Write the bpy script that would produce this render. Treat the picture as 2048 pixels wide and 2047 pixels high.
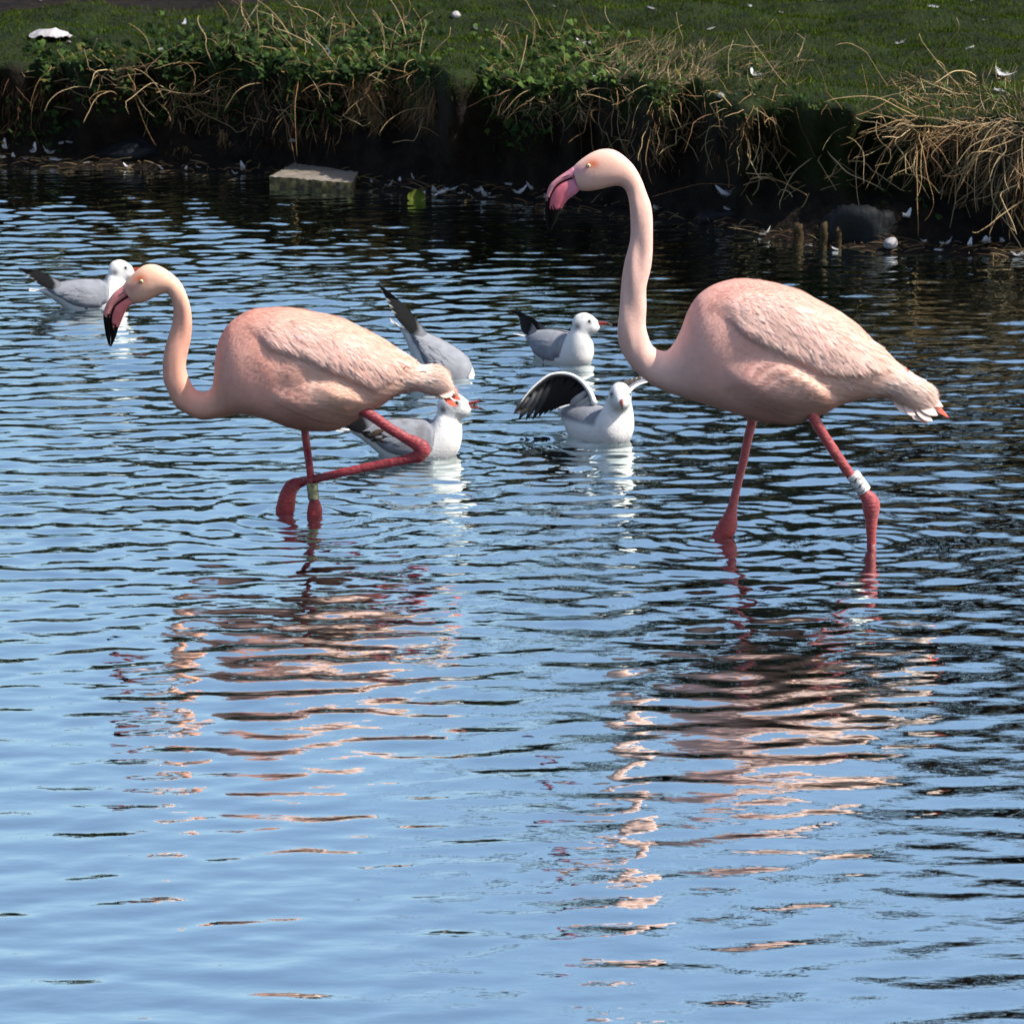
import bpy, math, random
import numpy as np
from mathutils import Vector, Matrix
from mathutils.bvhtree import BVHTree

for o in list(bpy.data.objects):
    bpy.data.objects.remove(o)
scene = bpy.context.scene
COL = scene.collection
rad = math.radians
rng = np.random.default_rng(7)
random.seed(7)

# ------------------------------------------------------------------ camera
FPX, CX, CY = 7500.0, 1024.0, 1023.5          # focal length in photo pixels, image centre
PITCH = math.atan(1588.5 / FPX)
CAM = np.array([0.0, -10.0, 2.2])
cam_data = bpy.data.cameras.new('camera')
cam = bpy.data.objects.new('camera', cam_data); COL.objects.link(cam)
cam.location = CAM
cam.rotation_euler = (math.pi / 2 - PITCH, 0, 0)
cam_data.sensor_width = 36.0
cam_data.lens = 36.0 * FPX / 2048.0
cam_data.clip_start = 0.1
cam_data.clip_end = 3000.0
cam_data.dof.use_dof = True
cam_data.dof.focus_distance = 10.2
cam_data.dof.aperture_fstop = 18.0
scene.camera = cam

# ------------------------------------------------------------------ sky, sun, exposure
SUN = np.array([0.60, -0.14, 0.74]); SUN /= np.linalg.norm(SUN)
world = bpy.data.worlds.new('World'); scene.world = world; world.use_nodes = True
wn = world.node_tree.nodes; wl = world.node_tree.links
bg = wn['Background']
sky = wn.new('ShaderNodeTexSky'); sky.sky_type = 'NISHITA'; sky.sun_disc = False
sky.sun_elevation = math.asin(SUN[2])
sky.sun_rotation = math.atan2(SUN[0], SUN[1])
sky.air_density = 1.0; sky.dust_density = 2.0; sky.ozone_density = 1.0
wl.new(sky.outputs[0], bg.inputs[0]); bg.inputs[1].default_value = 0.088
sd = bpy.data.lights.new('sun', 'SUN'); sd.energy = 3.2; sd.angle = rad(0.55); sd.color = (1.0, 0.92, 0.82)
sun = bpy.data.objects.new('sun', sd); COL.objects.link(sun)
sun.rotation_euler = Vector(SUN).to_track_quat('Z', 'Y').to_euler()
sun.location = (8, -4, 8)
vs = scene.view_settings
vs.view_transform = 'Standard'; vs.look = 'None'; vs.gamma = 1.0; vs.exposure = 1.12
vs.use_curve_mapping = False
scene.cycles.caustics_reflective = False
scene.cycles.caustics_refractive = False

# ------------------------------------------------------------------ helpers: photo tracing -> places in the scene
FW = np.array([0, math.cos(PITCH), -math.sin(PITCH)]); UP = np.array([0, math.sin(PITCH), math.cos(PITCH)])
def ray(px, py):
    return FW + np.array([1.0, 0, 0]) * ((px - CX) / FPX) + UP * ((CY - py) / FPX)
def on_z(px, py, z=0.0):
    d = ray(px, py); return CAM + d * ((z - CAM[2]) / d[2])
def on_y(px, py, y):
    d = ray(px, py); return CAM + d * ((y - CAM[1]) / d[1])
def proj(P):
    q = np.asarray(P, float) - CAM
    dz = q @ FW
    return np.stack([CX + FPX * q[..., 0] / dz, CY - FPX * (q @ UP) / dz], -1)

def spline(rows, n, t=None):
    """smooth resampling of rows (k x c) to n rows"""
    A = np.asarray(rows, float); k = len(A)
    if t is None:
        t = np.arange(k, dtype=float)
    m = np.zeros_like(A)
    m[1:-1] = (A[2:] - A[:-2]) / (t[2:] - t[:-2])[:, None]
    m[0] = (A[1] - A[0]) / (t[1] - t[0]); m[-1] = (A[-1] - A[-2]) / (t[-1] - t[-2])
    s = np.linspace(t[0], t[-1], n)
    i = np.clip(np.searchsorted(t, s, side='right') - 1, 0, k - 2)
    h = (t[i + 1] - t[i]); u = ((s - t[i]) / h)[:, None]; h = h[:, None]
    return ((2*u**3-3*u**2+1)*A[i] + (u**3-2*u**2+u)*h*m[i] + (-2*u**3+3*u**2)*A[i+1] + (u**3-u**2)*h*m[i+1])

def make_mesh(name, V, F, colors=None, smooth=True):
    """V: n x 3, F: list of int arrays (m x 3 / m x 4)"""
    me = bpy.data.meshes.new(name)
    V = np.ascontiguousarray(V, dtype=np.float32)
    if not isinstance(F, (list, tuple)): F = [F]
    F = [np.asarray(f, dtype=np.int32) for f in F if len(f)]
    loops = np.concatenate([f.ravel() for f in F])
    sizes = np.concatenate([np.full(len(f), f.shape[1], np.int32) for f in F])
    starts = np.concatenate([[0], np.cumsum(sizes)[:-1]]).astype(np.int32)
    me.vertices.add(len(V)); me.vertices.foreach_set('co', V.ravel())
    me.loops.add(len(loops)); me.loops.foreach_set('vertex_index', loops)
    me.polygons.add(len(sizes)); me.polygons.foreach_set('loop_start', starts)
    me.polygons.foreach_set('use_smooth', np.full(len(sizes), smooth, dtype=bool))
    me.update(calc_edges=True)
    me.validate()
    if colors is not None:
        c = np.ones((len(V), 4), np.float32); c[:, :3] = colors
        a = me.color_attributes.new('Col', 'FLOAT_COLOR', 'POINT')
        a.data.foreach_set('color', c.ravel())
    return me

def put(name, me, mat, parent=None, loc=(0, 0, 0)):
    o = bpy.data.objects.new(name, me); COL.objects.link(o)
    if mat is not None and not me.materials: me.materials.append(mat)
    o.location = loc
    if parent is not None: o.parent = parent
    return o
def tag(o, label=None, cat=None, group=None, kind=None):
    if label: o['label'] = label
    if cat: o['category'] = cat
    if group: o['group'] = group
    if kind: o['kind'] = kind
    return o
def empty(name, loc, rz=0.0):
    o = bpy.data.objects.new(name, None); COL.objects.link(o)
    o.location = loc; o.rotation_euler = (0, 0, rz); o.empty_display_size = 0.1
    return o

def grid_faces(nu, nv, wrap=True, off=0):
    i = np.arange(nu - 1)[:, None]; j = np.arange(nv if wrap else nv - 1)[None, :]
    j2 = (j + 1) % nv
    a = i * nv + j; b = i * nv + j2; c = (i + 1) * nv + j2; d = (i + 1) * nv + j
    return np.stack(np.broadcast_arrays(a, b, c, d), -1).reshape(-1, 4) + off

def tube(points, radii, n=40, nv=14, flat=None, twist=None):
    """smooth tapered tube through 3D points; radii scalar or (in-plane, sideways) pairs"""
    P = np.asarray(points, float)
    R = np.asarray(radii, float)
    if R.ndim == 1: R = np.stack([R, R], 1)
    d = np.concatenate([[0], np.cumsum(np.linalg.norm(np.diff(P, axis=0), axis=1))])
    S = spline(np.hstack([P, R]), n, d)
    C, R = S[:, :3], np.maximum(S[:, 3:], 1e-5)
    T = np.gradient(C, axis=0); T /= np.linalg.norm(T, axis=1)[:, None]
    ref = np.array([0.0, 1.0, 0.0]) if flat is None else np.asarray(flat, float)
    E = np.cross(T, ref); E /= np.maximum(np.linalg.norm(E, axis=1)[:, None], 1e-9)
    B = np.cross(E, T)
    v = np.linspace(0, 2 * np.pi, nv, endpoint=False)
    V = C[:, None] + E[:, None] * (R[:, 0][:, None] * np.cos(v))[..., None] + B[:, None] * (R[:, 1][:, None] * np.sin(v))[..., None]
    V = V.reshape(-1, 3)
    F = grid_faces(n, nv)
    V = np.vstack([V, C[0], C[-1]])
    k = n * nv; j = np.arange(nv); j2 = (j + 1) % nv
    c0 = np.stack([np.full(nv, k), j2, j], 1); c1 = np.stack([np.full(nv, k + 1), (n-1)*nv + j, (n-1)*nv + j2], 1)
    return V, [F, np.vstack([c0, c1])]

def sphere(c, r, nu=10, nv=16, scale=(1, 1, 1)):
    th = np.linspace(0, np.pi, nu + 1); ph = np.linspace(0, 2 * np.pi, nv, endpoint=False)
    V = np.stack([np.sin(th)[:, None] * np.cos(ph), np.cos(th)[:, None] * np.ones(nv), np.sin(th)[:, None] * np.sin(ph)], -1)
    return (V.reshape(-1, 3) * np.asarray(scale) * r + np.asarray(c)), [grid_faces(nu + 1, nv)]

class Bag:
    """collects pieces into one mesh"""
    def __init__(self): self.V = []; self.F3 = []; self.F4 = []; self.C = []; self.n = 0
    def add(self, V, F, c=None):
        V = np.asarray(V, float)
        for f in (F if isinstance(F, list) else [F]):
            f = np.asarray(f) + self.n
            (self.F3 if f.shape[1] == 3 else self.F4).append(f)
        self.V.append(V); self.n += len(V)
        if c is not None: self.C.append(np.broadcast_to(np.asarray(c, float), (len(V), 3)))
    def mesh(self, name, smooth=True):
        F = []
        if self.F4: F.append(np.vstack(self.F4))
        if self.F3: F.append(np.vstack(self.F3))
        return make_mesh(name, np.vstack(self.V), F, np.vstack(self.C) if self.C else None, smooth)

def sstep(a, b, x):
    t = np.clip((x - a) / (b - a), 0, 1); return t * t * (3 - 2 * t)
class Noise:
    """cheap smooth noise: sum of random plane waves"""
    def __init__(self, seed, dim, scale, n=24):
        r = np.random.default_rng(seed)
        d = r.normal(size=(n, dim)); d /= np.linalg.norm(d, axis=1)[:, None]
        self.k = d * (2 * np.pi / scale * r.uniform(0.5, 1.6, n))[:, None]; self.p = r.uniform(0, 6.28, n); self.n = n
    def __call__(self, P):
        return np.sin(np.asarray(P, float) @ self.k.T + self.p).sum(-1) * math.sqrt(2.0 / self.n)

# ------------------------------------------------------------------ materials
def mat_new(name):
    m = bpy.data.materials.new(name); m.use_nodes = True
    nt = m.node_tree; return m, nt.nodes, nt.links, nt.nodes['Principled BSDF']
def mat_attr(name, rough=0.8, spec=0.25, noise_scale=60.0, var=0.12, bump=0.0, bump_scale=200.0, stretch=(1, 1, 1), sheen=0.0, trans=0.0):
    m, n, l, b = mat_new(name)
    at = n.new('ShaderNodeAttribute'); at.attribute_name = 'Col'
    tc = n.new('ShaderNodeTexCoord'); mp = n.new('ShaderNodeMapping'); mp.inputs['Scale'].default_value = stretch
    l.new(tc.outputs['Object'], mp.inputs[0])
    nz = n.new('ShaderNodeTexNoise'); nz.inputs['Scale'].default_value = noise_scale; nz.inputs['Detail'].default_value = 4
    l.new(mp.outputs[0], nz.inputs['Vector'])
    mr = n.new('ShaderNodeMapRange'); mr.inputs[1].default_value = 0.25; mr.inputs[2].default_value = 0.75
    mr.inputs[3].default_value = 1 - var; mr.inputs[4].default_value = 1 + var
    l.new(nz.outputs['Fac'], mr.inputs[0])
    mx = n.new('ShaderNodeMix'); mx.data_type = 'RGBA'; mx.blend_type = 'MULTIPLY'; mx.inputs[0].default_value = 1.0
    l.new(at.outputs['Color'], mx.inputs[6]); l.new(mr.outputs[0], mx.inputs[7])
    l.new(mx.outputs[2], b.inputs['Base Color'])
    b.inputs['Roughness'].default_value = rough; b.inputs['Specular IOR Level'].default_value = spec
    if sheen:
        b.inputs['Sheen Weight'].default_value = sheen; b.inputs['Sheen Roughness'].default_value = 0.5
    if bump:
        nb = n.new('ShaderNodeTexNoise'); nb.inputs['Scale'].default_value = bump_scale; nb.inputs['Detail'].default_value = 3
        l.new(mp.outputs[0], nb.inputs['Vector'])
        bp = n.new('ShaderNodeBump'); bp.inputs['Strength'].default_value = bump; bp.inputs['Distance'].default_value = 0.004
        l.new(nb.outputs['Fac'], bp.inputs['Height']); l.new(bp.outputs[0], b.inputs['Normal'])
    if trans:
        tr = n.new('ShaderNodeBsdfTranslucent'); l.new(mx.outputs[2], tr.inputs[0])
        ms = n.new('ShaderNodeMixShader'); ms.inputs[0].default_value = trans
        out = n['Material Output']; l.new(b.outputs[0], ms.inputs[1]); l.new(tr.outputs[0], ms.inputs[2]); l.new(ms.outputs[0], out.inputs[0])
    return m
def mat_plain(name, c1, c2, scale=20.0, rough=0.7, spec=0.3, bump=0.3, dist=0.003, detail=5, metallic=0.0, bscale=None):
    m, n, l, b = mat_new(name)
    tc = n.new('ShaderNodeTexCoord')
    nz = n.new('ShaderNodeTexNoise'); nz.inputs['Scale'].default_value = scale; nz.inputs['Detail'].default_value = detail
    l.new(tc.outputs['Object'], nz.inputs['Vector'])
    cr = n.new('ShaderNodeValToRGB'); cr.color_ramp.elements[0].position = 0.35; cr.color_ramp.elements[1].position = 0.65
    cr.color_ramp.elements[0].color = (*c1, 1); cr.color_ramp.elements[1].color = (*c2, 1)
    l.new(nz.outputs['Fac'], cr.inputs[0]); l.new(cr.outputs[0], b.inputs['Base Color'])
    b.inputs['Roughness'].default_value = rough; b.inputs['Specular IOR Level'].default_value = spec; b.inputs['Metallic'].default_value = metallic
    if bump:
        n2 = n.new('ShaderNodeTexNoise'); n2.inputs['Scale'].default_value = bscale or scale * 3; n2.inputs['Detail'].default_value = 6
        l.new(tc.outputs['Object'], n2.inputs['Vector'])
        bp = n.new('ShaderNodeBump'); bp.inputs['Strength'].default_value = bump; bp.inputs['Distance'].default_value = dist
        l.new(n2.outputs['Fac'], bp.inputs['Height']); l.new(bp.outputs[0], b.inputs['Normal'])
    return m

M = {}
M['plume'] = mat_attr('flamingo plumage', 0.85, 0.15, 45.0, 0.07, bump=0.12, bump_scale=140.0, sheen=0.10)
M['barb'] = mat_attr('feather barbs', 0.85, 0.12, 30.0, 0.05, trans=0.06)
M['bill'] = mat_attr('bill horn', 0.6, 0.03, 80.0, 0.08, bump=0.15, bump_scale=120.0)
M['leg'] = mat_attr('leg skin', 0.5, 0.4, 90.0, 0.28, bump=0.9, bump_scale=55.0, stretch=(1.0, 1.0, 3.2))
M['gull'] = mat_attr('gull plumage', 0.85, 0.15, 60.0, 0.05, bump=0.25, bump_scale=160.0)

# water: dark depth under a smooth reflecting surface
m, n, l, b = mat_new('pond water')
n.remove(b)
out = n['Material Output']
tc = n.new('ShaderNodeTexCoord'); mp = n.new('ShaderNodeMapping'); mp.inputs['Scale'].default_value = (0.55, 1.0, 1.0)
l.new(tc.outputs['Object'], mp.inputs[0])
n1 = n.new('ShaderNodeTexNoise'); n1.inputs['Scale'].default_value = 26.0; n1.inputs['Detail'].default_value = 2.0; n1.inputs['Roughness'].default_value = 0.45
l.new(mp.outputs[0], n1.inputs['Vector'])
bp = n.new('ShaderNodeBump'); bp.inputs['Strength'].default_value = 0.14; bp.inputs['Distance'].default_value = 0.008
l.new(n1.outputs['Fac'], bp.inputs['Height'])
df = n.new('ShaderNodeBsdfDiffuse'); df.inputs[0].default_value = (0.004, 0.006, 0.008, 1)
gl = n.new('ShaderNodeBsdfGlossy'); gl.inputs['Roughness'].default_value = 0.015; gl.inputs[0].default_value = (.88, .98, .96, 1)
fr = n.new('ShaderNodeFresnel'); fr.inputs[0].default_value = 1.52
for s in (df, gl): l.new(bp.outputs[0], s.inputs['Normal'])
l.new(bp.outputs[0], fr.inputs['Normal'])
ms = n.new('ShaderNodeMixShader'); l.new(fr.outputs[0], ms.inputs[0]); l.new(df.outputs[0], ms.inputs[1]); l.new(gl.outputs[0], ms.inputs[2])
l.new(ms.outputs[0], out.inputs[0])
M['water'] = m

# ------------------------------------------------------------------ where the birds stand (needed for ripples)
RF_Y = float(on_z(1600, 1083)[1])          # the tall flamingo
LF_Y = float(on_z(600, 1032)[1])           # the stooping flamingo
ring_src = []
for px, py, s in ((1445, 1075, .9), (1742, 1088, .8), (572, 1026, 1.2), (628, 1030, .8),
                  (175, 618, .5), (930, 765, .8), (1115, 727, .5), (1195, 880, 1.5), (860, 916, 1.0)):
    p = on_z(px, py); ring_src.append((p[0], p[1], s))

# ------------------------------------------------------------------ water surface
def axis(segs):
    a = [np.linspace(s, e, int(round((e - s) / d)), endpoint=False) for s, e, d in segs]
    return np.concatenate(a + [[segs[-1][1]]])
wx = axis([(-22, -4.5, .5), (-4.5, -3.2, .06), (-3.2, 3.2, .0155), (3.2, 4.5, .06), (4.5, 22, .5)])
wy = axis([(-6.9, -4.6, .08), (-4.6, 3.5, .0115), (3.5, 9.3, .016), (9.3, 10.5, .1)])
X, Y = np.meshgrid(wx, wy)
Z = np.zeros_like(X); r2 = np.random.default_rng(11)
NW = 90
lam = np.exp(r2.normal(math.log(.118), .45, NW)).clip(.05, .6)
ang = r2.normal(rad(-90 + 9), rad(27), NW)
wgt = np.where(lam < .1, .8, 1.0)
slope = 0.088 * math.sqrt(2.0 / NW) * wgt
kk = 2 * np.pi / lam; amp = slope / kk; ph = r2.uniform(0, 6.28, NW)
for i in range(NW):
    Z += amp[i] * np.sin(kk[i] * (np.cos(ang[i]) * X + np.sin(ang[i]) * Y) + ph[i])
fine = (.55 + .45 * Noise(15, 2, 1.3)(np.stack([X, Y * .6], -1)).clip(-1, 1.4)) * (.25 + .75 * sstep(-2.2, -.2, Y)) * (1 - .6 * sstep(5.5, 7.5, Y + .35 * X))
calm = Noise(5, 2, 3.5)(np.stack([X, Y * .7], -1))
Z *= (0.9 + 0.22 * calm.clip(-1.3, 1.3)) * (1 - 0.55 * sstep(6.2, 8.3, Y + .35 * X)) * (0.46 + .54 * sstep(-2.6, .5, Y))
for i in range(40):                                    # fine chop
    l_ = r2.uniform(.038, .075); k_ = 2 * np.pi / l_; a_ = r2.normal(rad(-84), rad(34)); s_ = .034 * math.sqrt(2 / 40)
    Z += (s_ / k_) * np.sin(k_ * (np.cos(a_) * X + np.sin(a_) * Y) + r2.uniform(0, 6.28)) * fine
for (sx, sy, s) in ring_src:
    R = np.sqrt((X - sx) ** 2 + (Y - sy) ** 2)
    k = 2 * np.pi / (.058 + .03 * (s > 1))
    Z += s * .0036 * np.cos(k * R + sx * 5) * np.exp(-R / .42) / np.sqrt(1 + R / .08) * sstep(0.0, .015, R)
edge = sstep(4.5, 3.2, np.abs(X)) * sstep(-6.9, -4.8, Y)
Z *= edge
V = np.stack([X, Y, Z], -1).reshape(-1, 3)
me = make_mesh('water', V, grid_faces(len(wy), len(wx), wrap=False)[:, ::-1])
tag(put('water', me, M['water']), kind='structure')
def water_z(x, y):
    i = int(np.clip(np.searchsorted(wy, y), 0, len(wy) - 1)); j = int(np.clip(np.searchsorted(wx, x), 0, len(wx) - 1)); return float(Z[i, j])

# ------------------------------------------------------------------ ground: pond bed, undercut bank, lawn
shore_px = [(-500, 325), (0, 333), (300, 338), (540, 350), (800, 386), (1000, 402), (1200, 425), (1400, 452), (1600, 488), (1760, 503), (2048, 516), (2600, 540)]
shore = np.array([on_z(a, b)[:2] for a, b in shore_px])
def shore_y(x):
    return np.interp(x, np.concatenate([[-400, -12], shore[:, 0], [12, 400]]), np.concatenate([[10.5, 9.6], shore[:, 1], [4.2, 3.5]]))
gx = axis([(-400, -40, 30), (-40, -6, 1.5), (-6, -3.4, .15), (-3.4, 3.2, .028), (3.2, 6, .15), (6, 40, 1.5), (40, 400, 30)])
LAWN = .55
prof = np.array([(-2.2, -.42), (-.9, -.36), (-.35, -.2), (-.08, -.045), (0, .004), (.10, .022), (.17, .035), (.22, .08), (.26, .16), (.27, .25), (.25, .34), (.21, .42), (.17, .48), (.155, .515), (.18, .55), (.25, .565), (.36, .562)])
tt = np.concatenate([[0], np.cumsum(np.hypot(*np.diff(prof, axis=0).T))])
P1 = spline(prof, 74, tt)
back = np.concatenate([np.arange(.42, 2.4, .035), np.arange(2.4, 7, .12), np.array([8, 10, 13, 18, 25, 35, 60, 120, 300, 700, 1500])])
sl = sstep(.85, 1.35, gx) * sstep(2.15, 1.75, gx)            # the grassy dip beside the dry stems
ny_n = Noise(3, 2, .5); nz_n = Noise(4, 3, .16); nz_l = Noise(6, 2, 1.4); nl2 = Noise(8, 2, .35)
rows = []; grassm = []
near = [(-700, .6), (-60, .5), (-14, .5), (-8.6, .45), (-7.2, .1), (-6.6, -.3), (-5, -.45), (-1, -.45), (2, -.44)]
for (yy, zz) in near:
    rows.append(np.stack([gx, np.full_like(gx, yy), np.full_like(gx, zz)], -1)); grassm.append(np.full(len(gx), 1.0 if yy < -7 else 0.0))
sy = shore_y(gx)
lipj = .085 * ny_n(np.stack([gx, gx * 0], -1)) + .04 * Noise(9, 1, .22)(gx[:, None])
for (dy, z) in P1:
    up = sstep(.02, .3, z)
    run = 1 + 1.6 * sl * up
    y = sy + dy * run + lipj * up
    zz = np.full_like(gx, z)
    q = np.stack([gx, y, zz], -1)
    rough = sstep(.01, .1, z) * sstep(.58, .45, z)
    d = .022 * nz_n(q) * rough
    y2 = y - d; z2 = zz + (.008 * nz_n(q * 1.7 + 3) if z > .01 else 0) * sstep(.56, .3, z)
    zz2 = z2 + .028 * nz_l(np.stack([gx, y], -1)) * sstep(.35, .55, z)
    rows.append(np.stack([gx, y2, zz2], -1))
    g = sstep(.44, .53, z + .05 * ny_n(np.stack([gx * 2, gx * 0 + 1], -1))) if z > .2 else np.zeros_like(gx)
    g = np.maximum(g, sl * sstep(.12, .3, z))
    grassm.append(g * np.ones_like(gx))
base_y = sy + .36 * (1 + 1.6 * sl) + lipj
for dd in back:
    y = base_y + dd - .36
    q = np.stack([gx, y], -1)
    zz = LAWN + .012 + .028 * nz_l(q) * (1 if dd < 20 else 0) + .010 * nl2(q) * sstep(.36, .8, dd) * (1 if dd < 8 else 0) + .03 * sstep(.36, 3, dd)
    rows.append(np.stack([gx, y, zz], -1))
    path = sstep(-.15, .25, y - (11.05 + .25 * ny_n(q * .6)) - .55 * sstep(-1.55, -1.0, gx) * 6) 
    grassm.append(1 - path * (gx < .5))
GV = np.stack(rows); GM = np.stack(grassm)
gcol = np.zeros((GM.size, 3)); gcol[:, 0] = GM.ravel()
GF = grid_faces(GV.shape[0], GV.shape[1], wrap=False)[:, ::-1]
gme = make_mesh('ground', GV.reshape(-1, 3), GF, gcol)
m, n, l, b = mat_new('bank soil and turf')
at = n.new('ShaderNodeAttribute'); at.attribute_name = 'Col'
sp = n.new('ShaderNodeSeparateColor'); l.new(at.outputs['Color'], sp.inputs[0])
tc = n.new('ShaderNodeTexCoord')
def ramp(scale, c1, c2, p1=.35, p2=.65, det=6):
    z = n.new('ShaderNodeTexNoise'); z.inputs['Scale'].default_value = scale; z.inputs['Detail'].default_value = det
    l.new(tc.outputs['Object'], z.inputs['Vector'])
    r = n.new('ShaderNodeValToRGB'); r.color_ramp.elements[0].position = p1; r.color_ramp.elements[1].position = p2
    r.color_ramp.elements[0].color = (*c1, 1); r.color_ramp.elements[1].color = (*c2, 1)
    l.new(z.outputs['Fac'], r.inputs[0]); return r
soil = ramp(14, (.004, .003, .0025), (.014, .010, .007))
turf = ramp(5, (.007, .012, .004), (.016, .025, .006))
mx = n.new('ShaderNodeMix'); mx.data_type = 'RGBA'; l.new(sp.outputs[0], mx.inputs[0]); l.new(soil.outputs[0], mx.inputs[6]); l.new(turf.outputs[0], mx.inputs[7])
l.new(mx.outputs[2], b.inputs['Base Color']); b.inputs['Roughness'].default_value = .85; b.inputs['Specular IOR Level'].default_value = .12
nb = n.new('ShaderNodeTexNoise'); nb.inputs['Scale'].default_value = 45; nb.inputs['Detail'].default_value = 8; l.new(tc.outputs['Object'], nb.inputs['Vector'])
bp = n.new('ShaderNodeBump'); bp.inputs['Strength'].default_value = .9; bp.inputs['Distance'].default_value = .02
l.new(nb.outputs['Fac'], bp.inputs['Height']); l.new(bp.outputs[0], b.inputs['Normal'])
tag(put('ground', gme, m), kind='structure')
GB = BVHTree.FromPolygons([tuple(v) for v in GV.reshape(-1, 3)], [tuple(int(i) for i in f) for f in GF])
def hit(px, py):
    d = Vector(ray(px, py)).normalized()
    loc, nor, i, t = GB.ray_cast(Vector(CAM), d)
    if loc is None: return None
    if loc.z < 0: loc = Vector(on_z(px, py)); nor = Vector((0, 0, 1))
    return np.array(loc), np.array(nor)
def drop(x, y):
    loc, nor, i, t = GB.ray_cast(Vector((x, y, 5)), Vector((0, 0, -1)))
    return np.array(loc), np.array(nor)

# ---- turf blades (uncountable)
def blades(name, P, N, D, L, Wd, C, bend=.5, mat=None, parent=None, wid_dir=None):
    """flat tapered blades: root P, growth dir D, bending along N*(-)...; arrays"""
    k = len(P)
    side = np.cross(D, N); ln = np.linalg.norm(side, axis=1)[:, None]
    side = np.where(ln > 1e-6, side / np.maximum(ln, 1e-6), np.array([1.0, 0, 0]))
    L = np.asarray(L)[:, None]; Wd = np.asarray(Wd)[:, None]
    mid = P + D * L * .55 + N * L * bend * .12
    tip = P + D * L + N * L * (-bend * .10)
    V = np.stack([P - side * Wd * .5, P + side * Wd * .5, mid - side * Wd * .42, mid + side * Wd * .42, tip], 1).reshape(-1, 3)
    o = np.arange(k)[:, None] * 5
    F4 = o + np.array([[0, 1, 3, 2]]); F3 = o + np.array([[2, 3, 4]])
    return V, [F4, F3], np.repeat(C, 5, axis=0)
gi = np.where((GM > .45))
row0 = len(near)
def sample_ground(k, cond, seed):
    r = np.random.default_rng(seed)
    xs = r.uniform(-3.3, 3.1, k); col = np.interp(xs, gx, np.arange(len(gx)))
    rowf = r.uniform(row0 + 40, row0 + len(P1) + 95, k)
    j = col.astype(int).clip(0, len(gx) - 2); i = rowf.astype(int).clip(0, GV.shape[0] - 2)
    fu = (rowf - i)[:, None]; fv = (col - j)[:, None]
    P = GV[i, j] * (1-fu) * (1-fv) + GV[i+1, j] * fu * (1-fv) + GV[i, j+1] * (1-fu) * fv + GV[i+1, j+1] * fu * fv
    area = np.linalg.norm(np.cross(GV[i+1, j] - GV[i, j], GV[i, j+1] - GV[i, j]), axis=1) / (gx[j+1] - gx[j])
    keep = (r.uniform(0, 1, k) < area / area.max()) & (r.uniform(0, 1, k) < GM[i, j] ** 2)
    return P[keep]
P = sample_ground(900000, None, 21)
P = P[P[:, 1] < 14.5]
if len(P) > 230000: P = P[:230000]
k = len(P); r = np.random.default_rng(22)
D = np.stack([r.normal(0, .45, k), r.normal(-.1, .45, k), np.full(k, 1.0)], 1); D /= np.linalg.norm(D, axis=1)[:, None]
N = np.stack([r.normal(0, 1, k), r.normal(0, 1, k), r.normal(0, .2, k)], 1); N /= np.linalg.norm(N, axis=1)[:, None]
pn = Noise(31, 2, .7)(P[:, :2]); tall = .7 + .3 * Noise(32, 2, .22)(P[:, :2])
t = (.5 + .35 * pn + r.normal(0, .25, k)).clip(0, 1)[:, None]
C = np.array([.022, .040, .003]) * (1 - t) + np.array([.062, .100, .008]) * t
C = np.where(r.uniform(0, 1, k)[:, None] < .05, np.array([.08, .065, .025]), C)
V, F, C = blades('g', P, N, D, r.uniform(.018, .042, k) * tall.clip(.4, 1.6), r.uniform(.0025, .005, k), C, bend=1.2)
M['grass'] = mat_attr('grass', .8, .05, 3.0, .12, trans=.2)
tag(put('lawn_grass', make_mesh('lawn_grass', V, F, C), M['grass']), 'short dark green turf covering the lawn above the bank', 'grass', kind='stuff')

# ------------------------------------------------------------------ trees beyond the lawn (seen as dark reflections in the pond)
M['bark'] = mat_plain('bark', (.010, .008, .006), (.026, .021, .016), 12, .9, .1, .8, .01)
M['treeleaf'] = mat_attr('evergreen leaf', .55, .3, 2.0, .2)
def leafy_tree(h, rw, seed):
    r = np.random.default_rng(seed)
    tr = Bag()
    V, F = tube([(0, 0, -.1), (.05, 0, h * .3), (-.04, .05, h * .6), (0, 0, h * .9)], [h * .03, h * .024, h * .015, h * .004], 14, 8, flat=(0.2, 1, 0.1)); tr.add(V, F)
    cl = []
    for i in range(26):
        a = r.uniform(0, 6.28); z = h * r.uniform(.10, .93); q = math.sin(math.pi * min(1, (z / h) * .82 + .17)) ** .7 * rw * r.uniform(.35, 1.0)
        p = np.array([q * math.cos(a), q * math.sin(a), z]); cl.append(p)
        V, F = tube([(0, 0, z * .6), p * (.5, .5, .85), p], [h * .009, h * .006, h * .002], 7, 5, flat=(.3, .9, .2)); tr.add(V, F)
    k = 8000; ci = r.integers(0, len(cl), k)
    P = np.array(cl)[ci] + r.normal(0, 1, (k, 3)) * np.array([.30, .30, .26]) * rw * .62
    P[:, 2] = np.maximum(P[:, 2], .05)
    D = r.normal(0, 1, (k, 3)); D /= np.linalg.norm(D, axis=1)[:, None]; N = r.normal(0, 1, (k, 3)); N /= np.linalg.norm(N, axis=1)[:, None]
    C = np.array([.010, .017, .006]) * r.uniform(.5, 1.6, k)[:, None]
    V, F, C = blades('l', P, N, D, r.uniform(.10, .22, k), r.uniform(.07, .13, k), C, 1.0)
    return tr.mesh('trunk'), make_mesh('crown', V, F, C)
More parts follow.
